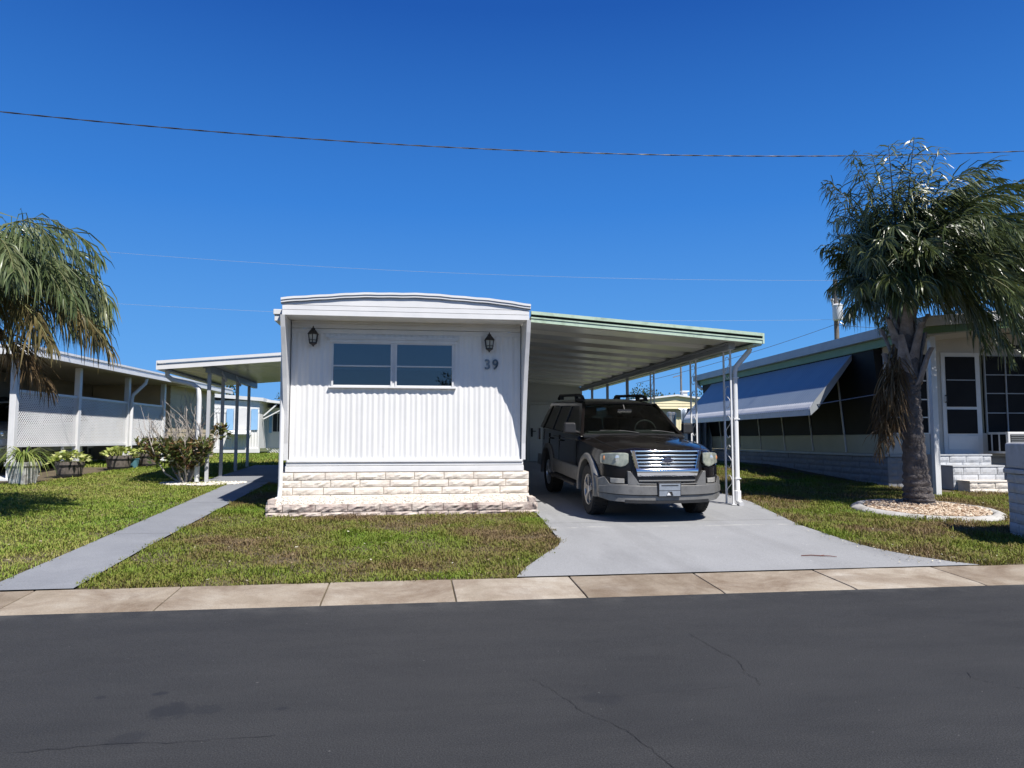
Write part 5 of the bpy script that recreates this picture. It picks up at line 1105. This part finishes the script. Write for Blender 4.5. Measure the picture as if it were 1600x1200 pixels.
# ------------------------------------------------------------------ home with blue awning (right)
RH = thing('mobile_home', 'right hand mobile home with a green eave, dark screens and front steps', 'mobile home', (9.99, 14.33, 0), R(-3))
def lean(z): return -.20 * clamp((z - .85) / 2.1, 0, 1)
mb = MB(); mb.box(.06, 6.0, .06, 10.6, .9, 3.3); mb.build('wall', M['panel_green'], RH)
mb = MB()                                                          # low side panels under the screens
for k in range(7):
    y0, y1 = 1.55 * k + .0, 1.55 * k + 1.54; mb.hexa([(lean(.86), y0, .86), (.05, y0, .86), (.05, y1, .86), (lean(.86), y1, .86), (lean(1.27), y0, 1.27), (.05, y0, 1.27), (.05, y1, 1.27), (lean(1.27), y1, 1.27)])
mb.build('side_panel', M['panel_green'], RH)
mb = MB(); mb.hexa([(lean(1.28), .03, 1.28), (.05, .03, 1.28), (.05, 10.6, 1.28), (lean(1.28), 10.6, 1.28), (lean(3.08), .03, 3.08), (.05, .03, 3.08), (.05, 10.6, 3.08), (lean(3.08), 10.6, 3.08)]); mb.build('side_screen', M['screen'], RH)
for k in range(1, 7): mb = MB(); y = 1.55 * k; mb.bar((lean(.87) - .012, y, .87), (lean(3.05) - .012, y, 3.05), .03, .035, (0, 1, 0)); mb.build('mullion', M['greywhite'], RH)
mb = MB(); mb.box(-.03, .05, 0, 10.6, .80, .855); mb.box(0.05, 6, -.03, .05, .80, .855); mb.build('sill_band', M['grey_metal'], RH)
def pblocks(mb, a0, a1, at_, zs, ax, sgn):
    mb.mi = 0; blocks(mb, a0, a1, at_, zs, .40, .08, .003, .008, ax, sgn)
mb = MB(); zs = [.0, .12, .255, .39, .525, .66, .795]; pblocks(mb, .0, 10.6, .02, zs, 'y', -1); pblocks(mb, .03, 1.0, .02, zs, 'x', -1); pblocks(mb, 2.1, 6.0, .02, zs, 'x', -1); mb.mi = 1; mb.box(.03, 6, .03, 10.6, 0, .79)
mb.build('block_base', [M['base_shaded'], M['blockpaint_joint']], RH)
# front wall pieces
mb = MB(); mb.box(0, .97, -.012, .06, .86, 1.28); mb.box(2.14, 2.26, -.012, .06, .86, 1.30); mb.box(2.26, 6, -.012, .06, .86, 1.28); mb.box(0, 6, -.012, .06, 2.98, 3.45); mb.box(3.22, 3.4, -.012, .06, 1.28, 2.98); mb.box(.985, 1.27, -.012, .06, .86, 2.98); mb.build('front_panel', M['porch_white'], RH)
mb = MB(); mb.box(0.03, .985, .0, .06, 1.28, 2.98); fs_ = mb.build('window', M['screen'], RH)
mb = MB()
for z in (1.28, 1.62, 2.0, 2.4): mb.box(.03, .985, -.015, .0, z, z + .025)
for x in (0.0, .95): mb.box(x, x + .035, -.02, .02, 1.28, 2.98)
mb.build('frame', M['greywhite'], fs_)
mb = MB(); mb.box(1.27, 2.14, -.04, .06, .86, 3.02); dr = mb.build('door', M['greywhite'], RH)
for z0, z1 in ((1.86, 2.93), (1.29, 1.80)): mb = MB(); mb.box(1.36, 2.03, -.052, -.04, z0, z1); mb.build('pane', M['screen'], dr)
mb = MB(); mb.box(1.36, 2.03, -.05, -.04, .96, 1.24); mb.build('kick_panel', M['white2'], dr); mb = MB(); mb.box(1.37, 2.02, -.058, -.052, 2.42, 2.44); mb.build('glazing_bar', M['grey_metal'], dr)
mb = MB(); mb.tube([(1.33, -.05, 1.95), (1.33, -.10, 1.97), (1.33, -.10, 2.08), (1.33, -.05, 2.10)], .012, 6); mb.build('handle', M['black_metal'], dr)
mb = MB(); mb.box(2.26, 3.22, -.01, .05, 1.30, 2.98); w3 = mb.build('window', M['screen'], RH)
mb = MB()
for z in (1.30, 1.72, 2.14, 2.54, 2.955): mb.box(2.28, 3.2, -.03, -.01, z, z + .02)
for x in (2.255, 2.73, 3.20): mb.box(x, x + .025, -.035, -.0, 1.30, 2.98)
mb.build('frame', M['grey_metal'], w3)
mb = MB()
for k in range(3): mb.box(2.80 + k * .11, 2.89 + k * .11, -.02, -.012, 3.12, 3.20)
mb.build('vent', M['screen'], RH)
# roof, eaves, porch
mb = MB()
def zrr(x): return 3.40 + .085 * (min(x, 3.2) + .3) - .085 * max(0, x - 3.2)
xs_ = [-.30, 3.2, 6.5]; mb.slab([[(x, y, zrr(x) + .02) for x in xs_] for y in (-1.82, 11.1)], [[(x, y, zrr(x) - .05) for x in xs_] for y in (-1.82, 11.1)]); mb.build('roof', M['roof_grey'], RH)
mb = MB(); mb.slab([[(x, y, zrr(x) + .045) for x in xs_] for y in (-1.87, -1.822)], [[(x, y, zrr(x) - .115) for x in xs_] for y in (-1.87, -1.822)]); mb.slab([[(x, y, zrr(x) + .075) for x in xs_] for y in (-1.89, -1.80)], [[(x, y, zrr(x) + .05) for x in xs_] for y in (-1.89, -1.80)]); mb.build('front_fascia', M['white2'], RH)
mb = MB(); mb.slab([[(x, y, zrr(x) - .117) for x in xs_] for y in (-1.80, -1.74)], [[(x, y, zrr(x) - .25) for x in xs_] for y in (-1.80, -1.74)]); mb.box(-.24, -.19, -1.74, 11.1, 3.08, 3.255); mb.build('eave_board', M['green_dark'], RH)
mb = MB(); mb.hexa([(-.36, -1.87, 3.26), (-.30, -1.87, 3.26), (-.30, 11.12, 3.26), (-.36, 11.12, 3.26), (-.36, -1.87, 3.46), (-.30, -1.87, 3.46), (-.30, 11.12, 3.46), (-.36, 11.12, 3.46)]); mb.box(-.30, -.19, -1.8, 11.1, 3.257, 3.275); mb.build('side_fascia', M['grey_metal'], RH)  # white fascia; the grey puts its shaded side into the colour
mb = MB(); mb.slab([[(-.19, y, 3.15) , (3.2, y, zrr(3.2) - .16), (6.5, y, 3.15)] for y in (-1.74, .02)], [[(-.19, y, 3.12), (3.2, y, zrr(3.2) - .19), (6.5, y, 3.12)] for y in (-1.74, .02)]); mb.build('porch_ceiling', M['porch_white'], RH)
mb = MB(); mb.box(-.06, .05, -1.63, -1.53, .08, 3.13); mb.build('post', M['white2'], RH, bevel=.006)
mb = MB(); mb.tube([(-.30, 10.9, 3.24), (-.30, 10.85, 3.1), (-.2, 10.7, 2.98), (.0, 10.6, 2.94)], .06, 8); mb.build('downspout', M['greywhite'], RH, smooth=50)
sp2 = thing('block_steps', 'painted block steps below the screen door of the right home', 'steps', (11.4, 13.6, .15), R(-3))
for k, (x0, x1, y0, y1, z0, z1) in enumerate(((-.55, .62, .30, .72, .0, .68), (-.50, .60, -.06, .295, .0, .46), (-.42, .50, -.42, -.065, -.08, .17))):
    mb = MB(); h = (z1 - z0) / max(1, round((z1 - z0) / .14)); zs = [z0 + h * i for i in range(int(round((z1 - z0) / h)) + 1)]; blocks(mb, x0, x1, y0, zs, .36, .06, .004, .008, 'x', -1); mb.box(x0 + .002, x1 - .002, y0 + .012, y1, z0, z1 - .003); mb.box(x0 - .01, x1 + .01, y0 - .015, y1, z1, z1 + .03); mb.build('step', M['cream_block'] if k == 2 else M['blockpaint'], sp2)
# window air conditioner
ac = thing('air_conditioner', 'white window air conditioner beside the screen door', 'air conditioner', (12.58, 13.95, .87), R(-3))
mb = MB(); mb.box(-.33, .40, -.34, .42, 0, .45); mb.build('case', M['white2'], ac, bevel=.012)
for k in range(3): mb = MB(); mb.box(-.335, -.329, -.28 + k * .21, -.12 + k * .21, .05, .40); mb.build('louver', M['screen'], ac)
mb = MB(); mb.box(-.28, .35, -.346, -.339, .05, .40); gm = mb.build('grille', M['screen'], ac)
mb = MB()
for k in range(8): mb.box(-.27, .34, -.352, -.347, .07 + k * .042, .082 + k * .042)
mb.build('grille_bar', M['grey_metal'], gm)
# awning
aw = thing('awning', 'blue window awning with a white scalloped front on the right home', 'awning', (9.99, 14.33, 0), R(-3))
hx, lx = -.22, -1.13; y0, y1 = .85, 9.6; rows = []; N = 146
def awz(u): return lerp(3.05, 1.99, u)
ysx = [lerp(y0, y1, i / N) for i in range(N + 1)]
mb = MB(); top = [[(lerp(hx, lx, u), y, awz(u) + (.006 if i % 2 else -.0)) for i, y in enumerate(ysx)] for u in (0, .5, 1)]; mb.slab(top, [[(x, y, z - .012) for x, y, z in r_] for r_ in top]); mb.build('canopy', M['awning'], aw)
mb = MB(); rows = []
for dx, dz in ((0, 0), (-.04, -.05), (-.085, -.12), (-.105, -.17)): rows.append([(lx + dx - (.010 if i % 2 else 0), y, 1.995 + dz + (.010 if i % 2 else 0)) for i, y in enumerate(ysx)])
mb.slab(rows, [[(x + .015, y, z - .004) for x, y, z in r_] for r_ in rows]); rows = [[(lx - .10, y0 - .002, 1.83), (lx - .10, y1, 1.83)], [(lx - .085, y0, 1.70), (lx - .085, y1, 1.70)]]; mb.build('scalloped_front', M['white2'], aw)
mb = MB(); mb.box(lx - .10, lx - .085, y0 + .002, y1 - .002, 1.70, 1.826); mb.build('valance', M['greywhite'], aw)
for y in (y0 - .02, y1 + .005): mb = MB(); mb.hexa([(hx, y, 3.01), (lx, y, 1.90), (lx - .1, y, 1.70), (lx + .12, y, 1.86), (hx, y + .015, 3.06), (lx, y + .015, 2.02), (lx - .10, y + .015, 1.86), (lx + .1, y + .015, 1.98)]) if False else mb.prism([(hx, 3.06), (lx, 2.01), (lx - .1, 1.84), (lx - .085, 1.70), (lx + .10, 1.86), (hx, 2.93)], lambda a, b: (a, y, b), lambda a, b: (a, y + .015, b)); mb.build('end_plate', M['grey_metal'], aw)
for y, yb in ((y0 + .02, y0 - .72), (y1 - .1, y1 - .9)): mb = MB(); mb.tube([(lx + .02, y, 1.93), (lean(2.05) - .01, yb, 2.12)], .011, 6); mb.build('support_arm', M['galv'], aw)
# draped tarp at the far end of that home
tr = thing('tarp', 'grey blue tarp hanging past the far end of the awning', 'tarp', (9.95, 24.6, .47))
mb = MB(); rows = []
for j in range(9): rows.append([(lerp(-.55, .65, i / 24) + (.12 * (j / 8)) * (1 - i / 12), .10 * math.sin(i * 1.25 + j * .2) * (.5 + j / 9), lerp(1.75, -.02, j / 8) + .03 * math.sin(i)) for i in range(25)])
mb.grid(rows); mb.build('sheet', mat('tarp_cloth', (.30, .36, .43), (.20, .24, .30), 4, .35), tr, smooth=60, solid=.006)
mb = MB(); mb.tube([(-.6, .05, 1.76), (.7, .05, 1.76)], .02, 6); mb.build('rail', M['galv'], tr)

# ------------------------------------------------------------------ painted block pillar at the right edge
PL = thing('block_pillar', 'painted white block pillar with a rounded cap at the right edge', 'pillar', (7.97, 8.93, zg(8.93)), R(-20))
mb = MB(); zs = [-.12, .03, .16, .29, .42, .55, .68, .80]; blocks(mb, -1.3, .0, .0, zs, .40, .08, .003, .008, 'y', -1); blocks(mb, .0, 1.2, -1.3, zs, .40, .08, .003, .008, 'x', -1)
mb.mi = 1; mb.box(.012, 1.2, -1.285, .0, -.12, .795); mb.mi = 0; mb.box(.01, 1.2, -1.29, .01, -.12, .10) if False else None
mb.build('block_wall', [M['blockpaint'], M['blockpaint_joint']], PL)
mb = MB(); mb.box(-.035, 1.25, -1.34, .035, .805, .865); mb.build('ledge', M['blockpaint'], PL, bevel=.01)
mb = MB(); mb.box(-.012, 1.22, -1.31, .012, .87, 1.21); mb.build('cap', M['blockpaint'], PL, bevel=.035, seg=3)

# ------------------------------------------------------------------ pale yellow home behind the carport
YH = thing('mobile_home', 'pale yellow gabled mobile home seen behind the carport posts', 'mobile home', (16.4, 44, .47))
mb = MB(); mb.box(12.0, 20.0, 44.05, 58, .9, 3.0); n = 70; rows = []
for z in (.9, 2.55): rows.append([(lerp(14.6, 20.0, i / n), 44 + .015 * math.sin(i * 2.2), z) for i in range(n + 1)])
mb.grid(rows); mb.build('wall', M['yellow'], YH, True)
mb = MB(); mb.box(12.0, 20.0, 43.95, 44.04, 2.55, 3.06); mb.build('eave_band', M['yellow_dark'], YH, True)
mb = MB()
def gz_(x): return 3.88 - .118 * abs(x - 16.4)
for k in range(5):
    a, b = 3.06 + k * .17, 3.06 + (k + 1) * .17; xa = min(4.3, (3.86 - a) / .118); xb = max(.02, min(4.3, (3.86 - b) / .118))
    if xa > .1: mb.hexa([(16.4 - xa, 43.60, a), (16.4 + xa, 43.60, a), (16.4 + xa, 43.7, a), (16.4 - xa, 43.7, a), (16.4 - xb, 43.625, b), (16.4 + xb, 43.625, b), (16.4 + xb, 43.7, b), (16.4 - xb, 43.7, b)])
mb.build('gable', M['yellow'], YH, True)
xs_ = [11.9, 14, 16.4, 18.8, 20.9]; mb = MB(); mb.slab([[(x, y, gz_(x) + .07) for x in xs_] for y in (43.45, 58)], [[(x, y, gz_(x) - .03) for x in xs_] for y in (43.45, 58)]); mb.build('roof', M['roof_white'], YH, True)
mb = MB(); mb.box(12, 20, 43.96, 44.04, .45, .9); mb.build('base_skirt', M['yellow'], YH, True)
mb = MB(); mb.box(18.15, 18.45, 47, 47.3, 3.5, 4.35); mb.box(18.05, 18.55, 46.9, 47.4, 4.35, 4.42); mb.build('roof_vent', M['white2'], YH, True)
for k, (x, y, lb) in enumerate(((9.36, 25.6, 'grey capped pipe behind the hood, left of a matching pipe'), (9.62, 25.9, 'grey capped pipe behind the hood, right of a matching pipe'))):
    t = thing('capped_pipe', lb, 'pipe', (x, y, .47), 0, 'capped pipes behind the car'); mb = MB(); mb.lathe([(.085, 0), (.085, 1.62)], n=16); mb.build('pipe', M['galv'], t, smooth=40); mb = MB(); mb.lathe([(.098, 1.58), (.098, 1.66), (.05, 1.69), (0, 1.7)], n=16); mb.build('cap', M['galv'], t, smooth=40)

# ------------------------------------------------------------------ poles, wires, far trees
up_ = thing('utility_pole', 'tall wooden utility pole with a grey transformer behind the right palm', 'utility pole', (26.1, 41.8, .47))
mb = MB(); mb.tube([(0, 0, 0), (0, 0, 10.6)], [.17, .13], 12); mb.build('pole', M['pole_wood'], up_, smooth=60)
mb = MB(); mb.lathe([(.05, 7.95), (.27, 7.98), (.30, 8.05), (.30, 8.82), (.32, 8.84), (.32, 8.90), (.2, 8.98), (0, 9.0)], (-.15, -.42, 0), 20); tf = mb.build('transformer', M['greywhite'], up_, smooth=40)
for dx in (-.55, -.1): mb = MB(); mb.tube([(dx + .1, -.45, 8.85), (dx, -.5, 9.15)], [.05, .07], 8); mb.ball((dx, -.5, 9.2), .11, 8, 6); mb.build('insulator', M['white2'], tf, smooth=60)
mb = MB(); mb.bar((0, -.15, 8.6), (-.15, -.3, 8.6), .08, .1); mb.tube([(.1, -.2, 7.9), (.35, -.3, 7.7), (.45, -.3, 7.5)], .03, 6); mb.build('bracket', M['galv'], up_)
for x, y, h, lb in ((23.0, 60, 6.9, 'thin far utility pole seen between the carport posts'), (-9.9, 62, 4.9, 'thin dark mast beyond the far white home')):
    t = thing('utility_pole', lb, 'utility pole', (x, y, .47)); mb = MB(); mb.tube([(0, 0, 0), (0, 0, h)], [.10, .08], 8); mb.build('pole', M['pole_wood'], t, smooth=60); mb = MB(); mb.bar((-.7, 0, h - .9), (.1, 0, h - .7), .07, .07); mb.build('arm', M['pole_wood'], t)
def wire(name, label, pts, r_, m, n=40, twist=0, sag=0):
    a, b = Vector(pts[0]), Vector(pts[1]); P = []
    for i in range(n + 1): u = i / n; p = a.lerp(b, u); p.z -= sag * 4 * u * (1 - u); P.append(p)
    mb = MB()
    if twist:
        for ph in (0, math.pi): mb.tube([p + Vector((0, math.cos(i * twist + ph), math.sin(i * twist + ph))) * r_ * .9 for i, p in enumerate(P)], r_, 6)
    else: mb.tube(P, r_, 5)
    o = mb.build(name, m, at=P[0], smooth=60); tag(o, label, 'wire'); return o
wire('overhead_cable', 'dark twisted overhead cable crossing the whole sky above the homes', ((-30, 15.5, 10.43), (34, 15.5, 11.2)), .008, M['cable'], 640, .62, 3.35)
wire('power_line', 'upper thin pale power line running to the transformer pole', ((26.1, 41.75, 11.0), (-24, 48.5, 13.2)), .0065, M['wire'], 40, 0, .6)
wire('power_line', 'lower thin pale power line running to the transformer pole', ((26.05, 41.75, 8.55), (-24, 48.5, 9.9)), .0065, M['wire'], 40, 0, .55)
wire('service_wire', 'thin dark service wire sloping down left from the transformer pole', ((26.0, 41.7, 8.25), (13, 41, 4.4)), .013, M['cable'], 20, 0, .2)
wire('service_wire', 'short dark wire leaving the transformer pole behind the right palm', ((26.2, 41.8, 8.2), (44, 44, 8.9)), .014, M['cable'], 20, 0, .3)
def tree(x, y, h, w, label, seed):
    T = thing('tree', label, 'tree', (x, y, .4), 0, 'trees beyond the homes'); rg = random.Random(seed); mb = MB(); mb.tube([(0, 0, 0), (.05 * w, 0, h * .3), (-.03 * w, .1, h * .6)], [.05 * w, .04 * w, .02 * w], 8)
    C = []
    for k in range(7): a = k * 2.4; c = Vector((w * .5 * rg.uniform(.2, .8) * math.cos(a), w * .5 * rg.uniform(.2, .8) * math.sin(a), h * rg.uniform(.45, .88))); C.append(c); mb.tube([(0, 0, h * .32), tuple(c * .5 + Vector((0, 0, h * .2))), tuple(c)], [.025 * w, .015 * w, .006 * w], 6)
    mb.build('trunk', M['pole_wood'], T, smooth=60); V = []; F = []
    for c in C:
        R_ = w * rg.uniform(.17, .27)
        for _ in range(330):
            v = Vector((rg.gauss(0, 1), rg.gauss(0, 1), rg.gauss(0, .8))).normalized() * R_ * rg.uniform(.35, 1.1); leafcard(V, F, c + v, v + Vector((rg.uniform(-1, 1), rg.uniform(-1, 1), rg.uniform(-1, 1))) * R_ * .6, w * rg.uniform(.035, .06), w * rg.uniform(.02, .035), rg)
    mesh_np('crown', M['tree_leaf'], V, F, T)
tree(24.5, 80, 6.6, 5.0, 'dark bushy tree just left of the yellow home roof', 1); tree(30.5, 86, 6.7, 6.5, 'low wide tree rising behind the yellow home roof', 2); tree(35.5, 84, 6.9, 6, 'pale leafy tree behind the yellow home ridge', 3)
tree(-14.6, 56, 5.6, 4.2, 'dark tree above the end of the beige home roof', 4); tree(-9.0, 60, 4.7, 2.6, 'small dark tree against the left wall of the numbered home', 5)
tree(3.7, -17, 5.2, 4.0, 'leafy tree across the street', 6)
# ------------------------------------------------------------------ light, sky, camera
EL, AZ = R(54), R(147)                        # sun high in front of the home and to its right
sd = Vector((math.sin(AZ) * math.cos(EL), math.cos(AZ) * math.cos(EL), math.sin(EL)))
sl = bpy.data.lights.new('sun', 'SUN'); sl.energy = 5.0; sl.angle = R(.53); sl.color = (1, .955, .89)
so = bpy.data.objects.new('sun', sl); COL.objects.link(so); so.rotation_euler = sd.to_track_quat('Z', 'Y').to_euler(); so.location = (10, -10, 30)
W = bpy.data.worlds.new('World'); SC.world = W; W.use_nodes = True; t = W.node_tree; bg = t.nodes['Background']
sk = t.nodes.new('ShaderNodeTexSky'); sk.sky_type = 'NISHITA'; sk.sun_disc = False; sk.sun_elevation = EL; sk.sun_rotation = AZ; sk.air_density = 1.0; sk.dust_density = 0.0; sk.ozone_density = 1.0; sk.altitude = 1500
tc = t.nodes.new('ShaderNodeTexCoord'); sep = t.nodes.new('ShaderNodeSeparateXYZ'); t.links.new(tc.outputs['Generated'], sep.inputs[0])   # clear deep blue: grade the sky by elevation
rmp = ramp(t, sep.outputs[2], [(0.0, (.17, .46, .92)), (.10, (.115, .395, .90)), (.30, (.040, .235, .74)), (.52, (.012, .105, .47)), (1.0, (.008, .05, .30))])
sc_ = mixc(t, 1.0, rmp, (10, 10, 10), 'MULTIPLY')
fac = ramp(t, sep.outputs[1], [(.0, (.72, .72, .72)), (.35, (.94, .94, .94))])
mx = mixc(t, fac, sk.outputs[0], sc_)
t.links.new(mx, bg.inputs['Color']); bg.inputs['Strength'].default_value = .067
cam = bpy.data.cameras.new('camera'); cam.sensor_width = 36; cam.lens = 36 * 1150 / 1600; cam.clip_start = .1; cam.clip_end = 4000
co = bpy.data.objects.new('camera', cam); COL.objects.link(co); co.location = (0, 0, 1.16)
yw, pt = R(8), math.atan(87 / 1150); fwd = Vector((math.sin(yw) * math.cos(pt), math.cos(yw) * math.cos(pt), math.sin(pt)))
co.rotation_euler = fwd.to_track_quat('-Z', 'Y').to_euler(); SC.camera = co
SC.view_settings.view_transform = 'Standard'; SC.view_settings.look = 'None'; SC.view_settings.gamma = 1; SC.view_settings.exposure = 0.52; SC.view_settings.use_curve_mapping = False
SC.cycles.max_bounces = 8; SC.cycles.transparent_max_bounces = 16; SC.cycles.caustics_reflective = False; SC.cycles.caustics_refractive = False; SC.cycles.sample_clamp_indirect = 8
